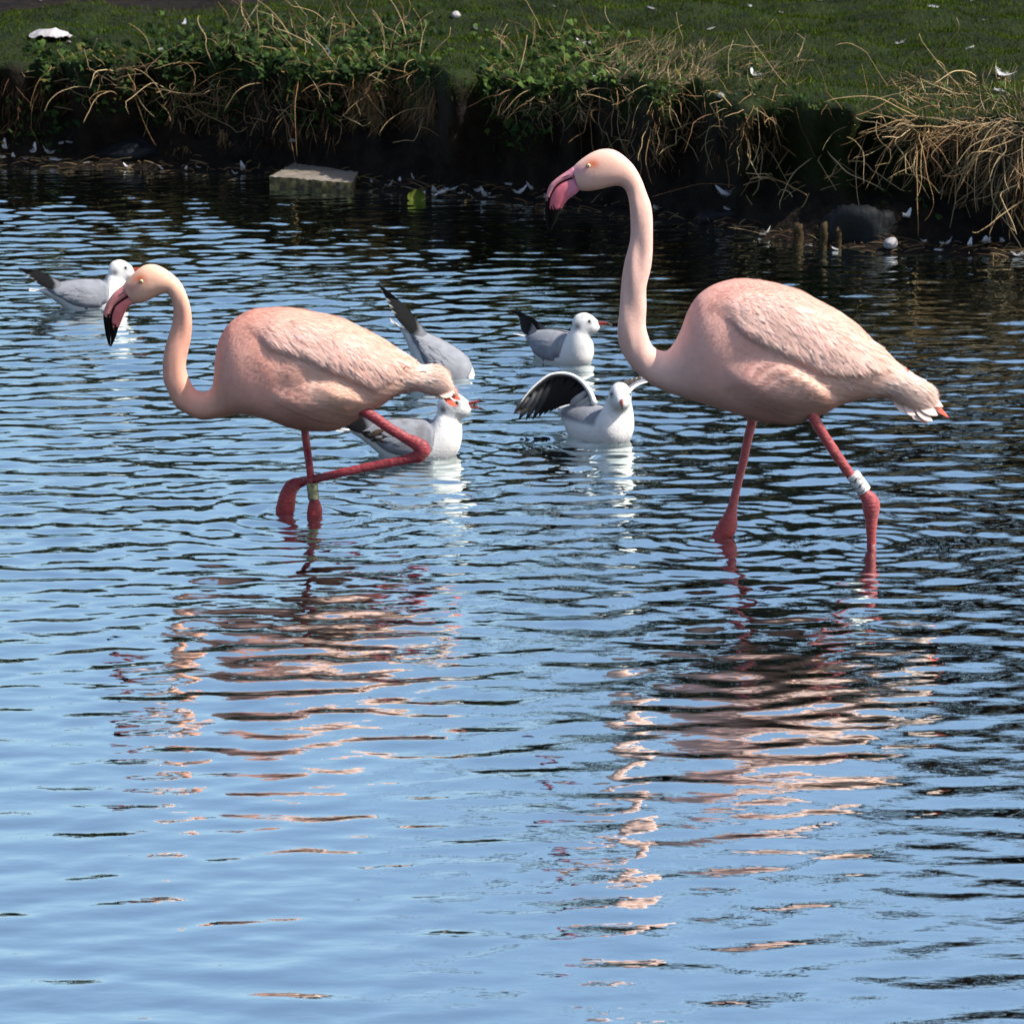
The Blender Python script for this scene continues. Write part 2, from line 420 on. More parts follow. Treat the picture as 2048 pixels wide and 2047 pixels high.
def bare_tree(h, seed):
    r = np.random.default_rng(seed); bag = Bag(); tw = Bag()
    def grow(p, d, L, rad_, lev):
        n_ = 4; pts = [p]; dd = d.copy()
        for i in range(n_):
            dd = dd + r.normal(0, .13, 3) + np.array([0, 0, .04]); dd /= np.linalg.norm(dd); pts.append(pts[-1] + dd * L / n_)
        V, F = tube(pts, np.linspace(rad_, rad_ * .55, n_ + 1), 6 if lev else 12, 4 if lev > 2 else 6, flat=(.21, .93, .1))
        (bag if lev < 2 else tw).add(V, F)
        if lev >= 5: return
        for i in range(5 if lev < 2 else 3):
            t = r.uniform(.35, 1.0); j = int(t * n_); b0 = pts[min(j, n_)]
            nd = dd + r.normal(0, .62, 3); nd[2] = nd[2] * .8 + .1; nd /= np.linalg.norm(nd)
            grow(b0, nd, L * r.uniform(.55, .78), rad_ * .5, lev + 1)
    grow(np.zeros(3), np.array([0, 0, 1.0]), h * .38, h * .016, 0)
    return bag.mesh('trunk'), tw.mesh('branches')
lt = [leafy_tree(6.2, 2.5, 1), leafy_tree(4.6, 2.4, 2), leafy_tree(8.5, 3.0, 3)]
bt = [bare_tree(14.5, 4), bare_tree(13.0, 5)]
tree_spots = [(-14.5, 27, 0, .8), (-10.6, 25.5, 0, .68), (-7.2, 27.5, 1, .92), (-4.0, 25.0, 1, .85), (-1.2, 26.8, 0, .80), (1.4, 25.2, 0, .96), (4.2, 27.0, 2, .92), (7.0, 25.6, 2, .9), (10.6, 27.4, 2, 1.0), (14.4, 25.5, 0, 1.1), (18.5, 26.0, 2, 1.0)]
for i, (x, y, kk_, s) in enumerate(tree_spots):
    t = empty('evergreen_tree', (x, y, LAWN + .03), i * 1.3); t.scale = (s, s, s)
    tag(t, 'dense dark evergreen tree in the row behind the lawn', 'tree', 'evergreen trees behind the lawn')
    put('trunk', lt[kk_][0], M['bark'], t); put('crown', lt[kk_][1], M['treeleaf'], t)
for i, (x, y, kk_, s) in enumerate([(4.6, 23.5, 0, 1.0), (8.2, 24.5, 1, 1.05), (2.0, 30.0, 1, .8), (-13.0, 33.0, 0, .7)]):
    t = empty('bare_tree', (x, y, LAWN + .03), i * 2.1); t.scale = (s, s, s)
    tag(t, 'tall leafless winter tree standing behind the lawn', 'tree', 'leafless trees behind the lawn')
    put('trunk', bt[kk_][0], M['bark'], t); put('branches', bt[kk_][1], M['bark'], t)
# ------------------------------------------------------------------ plants and things on the bank
M['leaf'] = mat_attr('ivy leaf', .8, .12, 40.0, .15, trans=.2)
M['straw'] = mat_attr('dry stem', .75, .2, 90.0, .15)
M['feather'] = mat_attr('shed feather', .8, .2, 50.0, .05, trans=.3)
LEAF = np.array([(0, 0, 0), (-.42, .10, -.04), (-.50, .42, -.08), (-.20, .58, 0), (0, 1.0, -.10), (.20, .58, 0), (.50, .42, -.08), (.42, .10, -.04), (0, .38, .07)])
LEAFF = np.array([(8, 0, 1), (8, 1, 2), (8, 2, 3), (8, 3, 4), (8, 4, 5), (8, 5, 6), (8, 6, 7), (8, 7, 0)])[:, ::-1]
def leaf_mass(P, Nn, size, C, r):
    k = len(P)
    Nn = Nn / np.linalg.norm(Nn, axis=1)[:, None]
    a = r.normal(0, 1, (k, 3)); a[:, 2] -= .5; U = a - Nn * (a * Nn).sum(1)[:, None]; U /= np.linalg.norm(U, axis=1)[:, None]; Rr = np.cross(U, Nn)
    V = P[:, None] + size[:, None, None] * (Rr[:, None] * LEAF[None, :, 0:1] + U[:, None] * LEAF[None, :, 1:2] + Nn[:, None] * LEAF[None, :, 2:3])
    F = (np.arange(k)[:, None, None] * 9 + LEAFF[None]).reshape(-1, 3)
    return V.reshape(-1, 3), [F], np.repeat(C, 9, axis=0)
def stem_path(p, d, L, droop, r, n_=10, kink=.17):
    pts = [np.array(p, float)]; d = np.array(d, float); d /= np.linalg.norm(d); st = L / (n_ - 1); bend = r.normal(0, .06, 3)
    for i in range(n_ - 1):
        d = d + np.array([0, 0, -droop * .6]) + bend + (r.normal(0, .55, 3) if r.uniform() < .12 else r.normal(0, kink * .6, 3)); d /= np.linalg.norm(d)
        q = pts[-1] + d * st
        if q[2] < .012: q[2] = .012 + r.uniform(0, .01)
        pts.append(q)
    return np.array(pts)
TAN = [np.array([.42, .30, .15]), np.array([.50, .38, .21]), np.array([.30, .18, .08]), np.array([.22, .12, .06])]
def spots(region, k, r):
    out = []; x0, y0, x1, y1 = region; tries = 0
    while len(out) < k and tries < k * 6:
        tries += 1
        h = hit(r.uniform(x0, x1), r.uniform(y0, y1))
        if h is not None and h[0][2] > .03: out.append(h)
    return out
def bush(name, label, cat, group, leaf_regs, stem_regs, fuzz_regs, seed, lean=(0, -.5, .4), leafcol=((.010, .026, .008), (.055, .100, .022))):
    r = np.random.default_rng(seed)
    first = spots((stem_regs or leaf_regs or fuzz_regs)[0][:4], 12, r)
    o = np.mean([h[0] for h in first], axis=0) if first else np.zeros(3)
    root = empty(name, o); tag(root, label, cat, group)
    if leaf_regs:
        P = []; Nn = []; S = []
        for (x0, y0, x1, y1, k, s0, s1) in leaf_regs:
            cx = r.uniform(x0, x1, max(4, k // 22)); cy = r.uniform(y0, y1, max(4, k // 22))
            for q in range(k):
                c = r.integers(0, len(cx)); h = hit(cx[c] + r.normal(0, 20), cy[c] + r.normal(0, 13)) if r.uniform() < .7 else hit(r.uniform(x0, x1), r.uniform(y0, y1))
                if h is None or h[0][2] < .05: continue
                P.append(h[0] + h[1] * r.uniform(0, .05) + np.array([0, r.uniform(-.05, .01), r.uniform(0, .05)]))
                Nn.append(h[1] * .4 + np.array([r.normal(.15, .5), r.normal(-.5, .4), r.normal(.6, .4)])); S.append(r.uniform(s0, s1))
        k = len(P); t = r.uniform(0, 1, (k, 1)) ** 1.8
        C = np.array(leafcol[0]) * (1 - t) + np.array(leafcol[1]) * t
        C = np.where(r.uniform(0, 1, (k, 1)) < .05, np.array([.10, .09, .025]), C)
        V, F, C = leaf_mass(np.array(P), np.array(Nn), np.array(S), C, r)
        tag(put('leaves', make_mesh('leaves', V - o, F, C, smooth=False), M['leaf'], root), kind='stuff')
    for (x0, y0, x1, y1, k, L0, L1, rad0, droop, dr, solo) in stem_regs:
        bag = Bag()
        for i, h in enumerate(spots((x0, y0, x1, y1), k, r)):
            d = np.array(dr) + r.normal(0, .55, 3) * np.array([1, .5, .6])
            L = r.uniform(L0, L1) * (.95 if i < solo else .6); rr = rad0 * r.uniform(.55, 1.15) * (1 if i < solo else .65)
            pts = stem_path(h[0] + np.array([0, .01, -.01]), d, L, droop * r.uniform(.5, 1.5), r)
            V, F = tube(pts, np.linspace(rr, rr * .45, len(pts)), 16, 5, flat=(.31, .9, .3))
            c = TAN[r.choice(4, p=[.35, .25, .25, .15])] * r.uniform(.6, 1.15)
            if i < solo: put('stem', make_mesh('stem', V - o, F, np.broadcast_to(c, (len(V), 3))), M['straw'], root)
            else: bag.add(V - o, F, c)
        if bag.n: tag(put('twigs', bag.mesh('twigs'), M['straw'], root), kind='stuff')
    for (x0, y0, x1, y1, k, L0, L1, cidx, hang) in fuzz_regs:
        hs = spots((x0, y0, x1, y1), k, r); k2 = len(hs)
        cl = r.normal(0, .3, (12, 3)); ci = r.integers(0, 12, k2)
        P = np.array([h[0] for h in hs]) + np.array([h[1] for h in hs]) * .006; Nn = np.array([h[1] for h in hs])
        D = np.array(hang) + cl[ci] + r.normal(0, .25, (k2, 3)); D /= np.linalg.norm(D, axis=1)[:, None]
        Nn = Nn + r.normal(0, .4, (k2, 3)); Nn /= np.linalg.norm(Nn, axis=1)[:, None]
        C = np.array(TAN[cidx]) * r.uniform(.4, 1.1, (k2, 1))
        V, F, C = blades('f', P + D * .01, Nn, D, r.uniform(L0, L1, k2), r.uniform(.0015, .0032, k2), C, bend=1.2)
        tag(put('dry_grass', make_mesh('dry_grass', V - o, F, C), M['straw'], root), kind='stuff')
    return root
BG = 'plants overhanging the bank'
bush('ivy_bush', 'dark green ivy with few bent tan stems beside the rumpled white sheet', 'bush', BG,
     [(70, 95, 480, 235, 1700, .025, .048), (300, 60, 500, 215, 600, .028, .050), (0, 190, 120, 290, 160, .025, .045)],
     [(60, 110, 480, 215, 110, .22, .55, .0028, .10, (.35, -.6, .25), 30), (340, 150, 470, 260, 120, .10, .28, .002, .16, (0, -.5, -.3), 8)],
     [(340, 165, 470, 300, 420, .04, .12, 2, (0, -.25, -1)), (0, 150, 150, 260, 240, .05, .14, 3, (-.35, -.3, -1))], 301)
bush('ivy_bush', 'dark green ivy topped with upright straw stalks above the concrete slab', 'bush', BG,
     [(480, 50, 860, 215, 1900, .025, .050), (560, 130, 840, 260, 420, .028, .055)],
     [(440, 45, 860, 130, 100, .18, .42, .0028, .07, (.05, -.3, .9), 30), (480, 110, 860, 240, 130, .2, .5, .0026, .17, (.2, -.7, .1), 24)],
     [(700, 120, 870, 235, 1500, .05, .13, 2, (0, -.2, -1)), (480, 130, 720, 280, 260, .05, .14, 3, (0, -.25, -1))], 302)
bush('bramble_bush', 'leafy green bramble with pale stalks next to the overhanging turf edge', 'bush', BG,
     [(970, 60, 1260, 220, 1000, .026, .048), (985, 170, 1110, 295, 320, .03, .060)],
     [(990, 50, 1260, 160, 80, .16, .38, .0026, .08, (.1, -.35, .7), 22), (1000, 130, 1280, 230, 80, .2, .45, .0024, .15, (.2, -.6, .1), 16)],
     [(980, 110, 1200, 230, 700, .04, .11, 1, (.3, -.3, -.6))], 303, leafcol=((.015, .036, .010), (.080, .135, .028)))
bush('dry_bramble', 'heap of tangled pale straw and stalks on the bank above the tall flamingo', 'bush', BG,
     [(1220, 120, 1620, 290, 600, .02, .036)],
     [(1180, 95, 1600, 200, 130, .16, .40, .0026, .08, (.35, -.5, .25), 50), (1200, 180, 1560, 290, 110, .16, .36, .0023, .16, (.1, -.6, -.1), 30)],
     [(1200, 92, 1420, 165, 2200, .04, .11, 1, (.6, -.3, .15)), (1380, 95, 1600, 175, 1100, .05, .13, 1, (.8, -.3, .1)), (1250, 180, 1560, 320, 420, .04, .10, 2, (.1, -.3, -.8))], 304)
bush('dry_bramble', 'bright tan dry stalks hanging down in a thick curtain to the water', 'bush', BG,
     [(1760, 170, 2048, 330, 120, .02, .036), (1700, 300, 1900, 420, 40, .02, .036)],
     [(1790, 150, 2060, 300, 230, .26, .58, .0030, .16, (-.35, -.6, -.05), 90), (1640, 170, 1900, 330, 44, .25, .55, .0027, .09, (.3, -.6, .1), 30), (1860, 260, 2060, 400, 130, .2, .42, .0030, .2, (-.2, -.5, -.6), 34)],
     [(1800, 150, 2060, 280, 1300, .05, .12, 1, (-.2, -.4, .1)), (1840, 230, 2060, 400, 900, .06, .16, 2, (-.15, -.35, -1))], 305)
bush('fallen_branch', 'thin bare fallen branch lying on the dark slope near the stakes', 'branch', BG, [],
     [(1430, 330, 1560, 400, 16, .25, .6, .0045, .03, (.8, -.3, .25), 8), (1500, 300, 1720, 390, 22, .2, .5, .0024, .10, (-.3, -.5, -.1), 14)], [], 306)

# tufts of turf hanging over the lip
r = np.random.default_rng(41)
hs = spots((560, 85, 2040, 205), 9000, r)
P = np.array([h[0] for h in hs]); Nn = np.array([h[1] for h in hs]); sel = (P[:, 2] > .40); P = P[sel]; Nn = Nn[sel]; k = len(P)
D = Nn * .5 + np.array([0, -.4, -.15]) + r.normal(0, .4, (k, 3)); D /= np.linalg.norm(D, axis=1)[:, None]
t = r.uniform(0, 1, (k, 1)); C = np.array([.018, .027, .005]) * (1 - t) + np.array([.050, .070, .013]) * t
N2 = r.normal(0, 1, (k, 3)); N2 /= np.linalg.norm(N2, axis=1)[:, None]
V, F, C = blades('t', P, N2, D, r.uniform(.03, .075, k), r.uniform(.002, .004, k), C, 1.3)
tag(put('turf_fringe', make_mesh('turf_fringe', V, F, C), M['grass']), 'longer green grass hanging over the bank edge', 'grass', kind='stuff')

# concrete slab at the water's edge
def lump(V, amp, scale, seed): 
    q = Noise(seed, 3, scale)(V); return q[:, None] * amp
def slab():
    zt = .052
    A, B, C_, D_ = [on_z(a, b, zt) for a, b in ((540, 352), (704, 365), (728, 324), (600, 318))]
    o = (A + B + C_ + D_) / 4; o[2] = 0
    nu, nv_, nw = 40, 26, 12
    def P(u, v, w):
        t = (A * (1-u) * (1-v) + B * u * (1-v) + C_ * u * v + D_ * (1-u) * v); t = t.copy(); t[2] = zt * w + (-.10) * (1 - w)
        return t
    bag = Bag()
    def face(fn, n1, n2):
        g = np.array([[fn(i / (n1 - 1), j / (n2 - 1)) for j in range(n2)] for i in range(n1)]).reshape(-1, 3); bag.add(g, [grid_faces(n1, n2, wrap=False)])
    face(lambda a, b: P(a, b, 1), nu, nv_); face(lambda a, b: P(b, 0, a), nw, nu); face(lambda a, b: P(a, 1, b), nu, nw); face(lambda a, b: P(1, b, a), nw, nv_); face(lambda a, b: P(0, a, b), nv_, nw)
    V = np.vstack(bag.V); c = V.mean(0)
    d = lump(V, .0012, .05, 61) + lump(V, .0006, .018, 62)
    er = np.minimum(1, np.abs(V[:, 2] - zt) * 40)[:, None]
    V = V + (V - c) * np.array([.010, .015, 0]) * Noise(63, 3, .06)(V)[:, None] + np.array([0, 0, 1]) * d * (1 - er) - np.array([0, 0, .002])
    bag.V = [V - o]
    ob = put('concrete_slab', bag.mesh('concrete_slab'), None, None, o)
    m, n, l, b = mat_new('weathered concrete')
    tc = n.new('ShaderNodeTexCoord'); nz = n.new('ShaderNodeTexNoise'); nz.inputs['Scale'].default_value = 11; nz.inputs['Detail'].default_value = 9; nz.inputs['Roughness'].default_value = .7
    l.new(tc.outputs['Object'], nz.inputs['Vector']); cr = n.new('ShaderNodeValToRGB')
    e = cr.color_ramp.elements; e[0].position = .30; e[0].color = (.07, .055, .04, 1); e[1].position = .68; e[1].color = (.26, .23, .19, 1)
    l.new(nz.outputs['Fac'], cr.inputs[0])
    # algae on the sides
    ge = n.new('ShaderNodeNewGeometry'); sx = n.new('ShaderNodeSeparateXYZ'); l.new(ge.outputs['Normal'], sx.inputs[0])
    mr = n.new('ShaderNodeMapRange'); mr.inputs[1].default_value = .3; mr.inputs[2].default_value = .9; mr.inputs[3].default_value = 1; mr.inputs[4].default_value = 0
    l.new(sx.outputs[2], mr.inputs[0]); n2 = n.new('ShaderNodeTexNoise'); n2.inputs['Scale'].default_value = 24; n2.inputs['Detail'].default_value = 5; l.new(tc.outputs['Object'], n2.inputs['Vector'])
    c2 = n.new('ShaderNodeValToRGB'); c2.color_ramp.elements[0].color = (.03, .025, .012, 1); c2.color_ramp.elements[1].color = (.24, .19, .07, 1); c2.color_ramp.elements[0].position = .42; c2.color_ramp.elements[1].position = .66; l.new(n2.outputs['Fac'], c2.inputs[0])
    mx = n.new('ShaderNodeMix'); mx.data_type = 'RGBA'; l.new(mr.outputs[0], mx.inputs[0]); l.new(cr.outputs[0], mx.inputs[6]); l.new(c2.outputs[0], mx.inputs[7]); l.new(mx.outputs[2], b.inputs['Base Color'])
    b.inputs['Roughness'].default_value = .85; bp = n.new('ShaderNodeBump'); bp.inputs['Strength'].default_value = .6; bp.inputs['Distance'].default_value = .006; l.new(nz.outputs['Fac'], bp.inputs['Height']); l.new(bp.outputs[0], b.inputs['Normal'])
    ob.data.materials.append(m)
    tag(ob, 'grey weathered concrete slab with mossy sides at the water edge', 'slab')
slab()
# dark rocks
M['rock'] = mat_plain('wet dark rock', (.002, .003, .004), (.006, .009, .012), 9, .7, .2, .7, .01)
def rock(px, py, w, d, h, seed, label, rz=0.0):
    p = on_z(px, py); V, F = sphere((0, 0, 0), 1.0, 22, 34); V = V[:, [0, 2, 1]]
    V = V * (1 + .16 * Noise(seed, 3, 1.3)(V) + .05 * Noise(seed + 1, 3, .4)(V))[:, None]; V = np.sign(V) * np.abs(V) ** .8
    V = V * np.array([w, d, h]); V[:, 2] += h * .1
    o = put('boulder', make_mesh('boulder', V, [f[:, ::-1] for f in F]), M['rock'], None, (p[0], p[1] + d * .6, 0)); o.rotation_euler = (0, 0, rz)
    tag(o, label, 'rock', 'dark rocks at the water edge')
rock(255, 330, .17, .12, .10, 71, 'low dark boulder at the foot of the bank below the ivy', .1)
rock(1722, 492, .15, .12, .15, 72, 'large bluish dark boulder behind the wooden stakes', -.2)
rock(1440, 452, .10, .08, .06, 73, 'small dark boulder at the waterline below the fallen branch')
# wooden stakes
M['wood'] = mat_plain('rotten wood', (.012, .008, .004), (.055, .036, .013), 30, .8, .2, .8, .006)
for i, (px, py, w, h, dy, lab) in enumerate([(1646, 498, .017, .105, 0, 'taller rotten wooden stake standing in the shallows by the dark boulder'), (1676, 500, .012, .09, .02, 'thin rotten wooden stake standing against the dark boulder'), (1596, 494, .024, .09, .05, 'short stubby wooden stake standing apart from the other stakes')]):
    p = on_z(px, py); V, F = tube([(0, 0, -.25), (.002, 0, -.02), (.004, .003, h * .5), (.002, 0, h * .96), (.003, 0, h)], [w, w, w * .95, w * .92, w * .8], 26, 9, flat=(.1, 1, 0))
    V = V + Noise(80 + i, 3, .03)(V)[:, None] * .0030 * np.array([1, 1, 1.6])
    o = put('wooden_stake', make_mesh('wooden_stake', V, F), M['wood'], None, (p[0], p[1] + dy, 0)); tag(o, lab, 'stake', 'wooden stakes in the shallows')
# leaf on the water
p = on_z(833, 401); r = np.random.default_rng(3)
g = np.array([[(u - .5) * .085 * math.sin(math.pi * min(.98, max(.06, v * .9 + .05))) ** .6, .012 * math.cos((u - .5) * 5) + .012 * v, v * .062 - .012] for v in np.linspace(0, 1, 9) for u in np.linspace(0, 1, 9)])
f = grid_faces(9, 9, wrap=False); me = make_mesh('fallen_leaf', np.vstack([g, g + np.array([0, .0008, 0])]), [f, f[:, ::-1] + 81], np.broadcast_to(np.array([.10, .13, .018]), (162, 3)))
tag(put('fallen_leaf', me, M['leaf'], None, (p[0], p[1], 0)), 'yellow green leaf standing in the shallow water beside white feathers', 'leaf')
# shed feathers
def feather_mesh(seed, curl, fl):
    r = np.random.default_rng(seed); bag = Bag()
    t = np.linspace(0, 1, 10); sp = np.stack([t - .5, .10 * np.sin(t * 2.2), curl * (t - .3) ** 2 + .02], 1)
    w = .22 * np.sin(np.pi * (t * .92 + .06)) ** .8 * fl * (.75 + .35 * r.uniform(0, 1, 10))
    V = np.stack([sp + np.stack([0*t, -w, .25 * w], 1), sp, sp + np.stack([0*t, w, .35 * w], 1)], 1).reshape(-1, 3)
    f = grid_faces(10, 3, wrap=False); bag.add(V, [f], (.74, .75, .78)); bag.add(V - np.array([0, 0, .004]), [f[:, ::-1]], (.74, .75, .78))
    k = 170; P = sp[r.integers(0, 7, k)]; D = r.normal(0, 1, (k, 3)); D[:, 2] = np.abs(D[:, 2]) * .8; D /= np.linalg.norm(D, axis=1)[:, None]; N2 = r.normal(0, 1, (k, 3)); N2 /= np.linalg.norm(N2, axis=1)[:, None]
    V, F, C = blades('d', P, N2, D, r.uniform(.12, .32, k), r.uniform(.012, .03, k), np.ones((k, 3)) * .75, 1.0); bag.add(V, F, .75)
    return bag.mesh('feather')
FM = [feather_mesh(1, .9, 1.0), feather_mesh(2, .3, .7), feather_mesh(3, 1.6, 1.2)]
r = np.random.default_rng(91)
def feathers(lst, label, group, water=False):
    for (px, py, s) in lst:
        h = hit(px, py)
        if h is None: continue
        q = h[0] + np.array([0, 0, .006 if h[0][2] > .03 else .004]) + h[1] * .004
        o = put('feather', FM[r.integers(0, 3)], M['feather'], None, q); o.scale = (s * .60,) * 3; o.rotation_euler = (r.normal(0, .2), r.normal(0, .2), r.uniform(0, 6.28)); tag(o, label, 'feather', group)
feathers([(10, 297, .09), (28, 314, .07), (70, 306, .10), (96, 309, .09), (113, 322, .11), (138, 288, .08), (122, 291, .09), (4, 318, .08), (50, 320, .06), (172, 327, .06), (255, 335, .06), (372, 343, .05), (398, 336, .05), (485, 341, .09), (470, 352, .05), (322, 338, .05)],
         'small white feather stranded at the waterline between the dark boulder and the slab', 'feathers on the shore by the slab')
feathers([(848, 390, .10), (866, 384, .10), (888, 386, .12), (904, 382, .10), (921, 388, .07), (958, 384, .13), (968, 394, .11), (940, 392, .06), (1018, 372, .10), (1040, 388, .10), (1062, 382, .09), (870, 396, .07), (780, 372, .06), (800, 362, .05), (742, 366, .06), (1090, 398, .08), (985, 396, .06), (1310, 420, .10), (825, 360, .06)],
         'small white feather in the drift of feathers floating past the slab', 'feathers drifted along the shore')
feathers([(1508, 348, .10), (1457, 396, .15), (1530, 470, .08), (1452, 420, .08), (1619, 496, .05), (1815, 438, .10), (1877, 390, .07), (1880, 502, .07), (1976, 488, .14), (2003, 486, .08), (1895, 490, .08), (2039, 514, .10), (1940, 492, .07), (1670, 502, .06), (1845, 484, .06)],
         'small white feather on the muddy foot of the bank near the stakes', 'feathers near the stakes')
feathers([(1301, 19, .09), (1425, 59, .08), (1499, 15, .09), (1870, 17, .13), (1802, 89, .09), (1937, 100, .09), (78, 2, .08), (1213, 2, .07), (1560, 27, .05), (1942, 2, .05), (1968, 42, .05), (1110, 15, .05), (950, 60, .05), (1640, 2, .06)],
         'small white feather lying on the green lawn', 'feathers on the lawn')
feathers([(334, 101, .12), (1167, 92, .14), (1444, 198, .12), (1290, 240, .11), (1511, 155, .11), (2005, 156, .14), (370, 50, .07), (655, 112, .10), (590, 287, .13), (2002, 185, .10), (1190, 158, .08), (140, 86, .06)],
         'small white feather caught among the plants on the bank', 'feathers caught in the bank plants')
# rumpled white sheet on the bank, white ball on the lawn and by the shore
M['white'] = mat_plain('white litter', (.30, .29, .30), (.42, .40, .41), 20, .7, .2, .4, .004)
h = hit(100, 78); r = np.random.default_rng(17)
gxx, gyy = np.meshgrid(np.linspace(-1, 1, 44), np.linspace(-1, 1, 30)); rr_ = np.sqrt(gxx**2 + gyy**2)
nzz = Noise(18, 2, .8)(np.stack([gxx, gyy], -1)); n2_ = Noise(19, 2, .3)(np.stack([gxx, gyy * .4], -1))
Zs = .040 * np.clip(1 - gxx**2 * .9, 0, 1) * np.clip(1 - gyy**2 * .8, 0, 1) + .004 * nzz + .001 * n2_
Vs = np.stack([gxx * .112 * (1 - .12 * gyy**2) + .002 * n2_, gyy * .075 * (1 - .35 * gxx**2) + .004 * nzz, Zs], -1).reshape(-1, 3)
f = grid_faces(30, 44, wrap=False)
o = put('crumpled_sheet', make_mesh('crumpled_sheet', np.vstack([Vs, Vs - np.array([0, 0, .003])]), [f, f[:, ::-1] + len(Vs)]), M['white'], None, h[0] + np.array([0, 0, .012])); tag(o, 'rumpled white sheet lying on the bank edge beside green ivy', 'litter')
for (px, py, s, lab) in ((912, 36, .022, 'small round white ball lying on the lawn'), (1781, 496, .027, 'round white ball floating in the shallows below the dry stalks')):
    h = hit(px, py); V, F = sphere((0, 0, 0), s, 16, 24, (1.1, 1, .95)); V = V + Noise(int(px), 3, .03)(V)[:, None] * .0012
    tag(put('ball', make_mesh('ball', V, [q[:, ::-1] for q in F]), M['white'], None, h[0] + np.array([0, 0, s * .7])), lab, 'ball')
# sticks and rotting bits along the waterline
bag = Bag(); r = np.random.default_rng(55)
for i in range(420):
    px = r.uniform(-20, 2060); yb = np.interp(px, [a for a, b in shore_px], [b for a, b in shore_px]); h = hit(px, yb + r.normal(-8, 9))
    if h is None: continue
    a = r.uniform(0, 6.28); L = r.uniform(.015, .11) * (1 if r.uniform() < .8 else 1.6); d = np.array([math.cos(a), math.sin(a) * .6, r.uniform(0, .35)]); p0 = h[0] + np.array([0, 0, .003])
    V, F = tube([p0, p0 + d * L * .5 + np.array([0, 0, .004]), p0 + d * L], [.0016, .0018, .001], 6, 5, flat=(.2, .5, .85)); bag.add(V, F, TAN[r.integers(0, 4)] * r.uniform(.15, .7))
tag(put('shore_litter', bag.mesh('shore_litter'), M['straw']), 'thin sticks and rotting bits strewn along the waterline', 'debris', kind='stuff')
# ------------------------------------------------------------------ flamingos
def loft(S, Y, nv, expo=2.15):
    """S rows: ox, oz, ix, iz, half width -> grid of points and outward normals"""
    o = S[:, 0:2]; i = S[:, 2:4]; w = S[:, 4]
    c = (o + i) / 2; h = (o - i) / 2
    v = np.linspace(0, 2 * np.pi, nv, endpoint=False) + np.pi / nv
    cv = np.sign(np.cos(v)) * np.abs(np.cos(v)) ** (2 / expo); sv = np.sign(np.sin(v)) * np.abs(np.sin(v)) ** (2 / expo)
    G = np.zeros((len(S), nv, 3))
    G[..., 0] = c[:, 0:1] + h[:, 0:1] * cv; G[..., 2] = c[:, 1:2] + h[:, 1:2] * cv; G[..., 1] = Y + w[:, None] * sv
    du = np.gradient(G, axis=0); dv = np.roll(G, -1, 1) - np.roll(G, 1, 1)
    N = np.cross(du, dv); N /= np.maximum(np.linalg.norm(N, axis=2)[..., None], 1e-12)
    cen = np.stack([c[:, 0], np.full(len(c), Y), c[:, 1]], -1)[:, None]
    if ((N * (G - cen)).sum(-1)).mean() < 0: N = -N
    T = du / np.maximum(np.linalg.norm(du, axis=2)[..., None], 1e-12)
    return G, N, T, cen[:, 0]
def capped(G, cen, c0=True):
    nu, nv = G.shape[:2]
    V = np.vstack([G.reshape(-1, 3), cen[0], cen[-1]]); j = np.arange(nv); j2 = (j + 1) % nv; k = nu * nv
    F3 = np.vstack([np.stack([np.full(nv, k), j2, j], 1), np.stack([np.full(nv, k + 1), (nu-1)*nv + j, (nu-1)*nv + j2], 1)])
    return V, [grid_faces(nu, nv), F3]
def conv(z, pts):
    x0, y0, s = z; return [[x0 + a * s, y0 + b * s] for a, b in pts]
def pairs_px(z, rows):
    x0, y0, s = z; return [[x0 + a * s, y0 + b * s, x0 + c * s, y0 + d * s, w] for a, b, c, d, w in rows]
def pairs_world(rows, Y, wscale=.01):
    out = []
    for a, b, c, d, w in rows:
        o = on_y(a, b, Y); i = on_y(c, d, Y); out.append([o[0], o[2], i[0], i[2], w * wscale])
    return np.array(out)
def resample(S, n):
    c = (S[:, 0:2] + S[:, 2:4]) / 2; d = np.linalg.norm(np.diff(c, axis=0), axis=1)
    return spline(S, n, np.concatenate([[0], np.cumsum(np.maximum(d, 1e-4))]))
def pl_dist(P, poly):
    """distance of points P (n x 2) to a polyline"""
    best = np.full(P.shape[:-1], 1e9)
    for a, b in zip(poly[:-1], poly[1:]):
        a = np.array(a, float); b = np.array(b, float); ab = b - a
        t = np.clip(((P - a) @ ab) / (ab @ ab), 0, 1)
        best = np.minimum(best, np.linalg.norm(P - (a + t[..., None] * ab), axis=-1))
    return best
def inside(P, poly):
    x, y = P[..., 0], P[..., 1]; r = np.zeros(x.shape, bool); n_ = len(poly)
    for i in range(n_):
        x1, y1 = poly[i]; x2, y2 = poly[(i + 1) % n_]
        if y1 == y2: continue
        c = ((y1 > y) != (y2 > y)) & (x < (x2 - x1) * (y - y1) / (y2 - y1) + x1); r ^= c
    return r
def shell(P, hard, soft, t, hs, ss):
    """thickness field of a feather tract: crisp along polyline hard, fading in along polyline soft"""
    poly = hard + soft
    ins = inside(P, poly)
    f = t * sstep(0, hs, pl_dist(P, hard)) * sstep(0, ss, pl_dist(P, soft))
    return np.where(ins, f, 0)
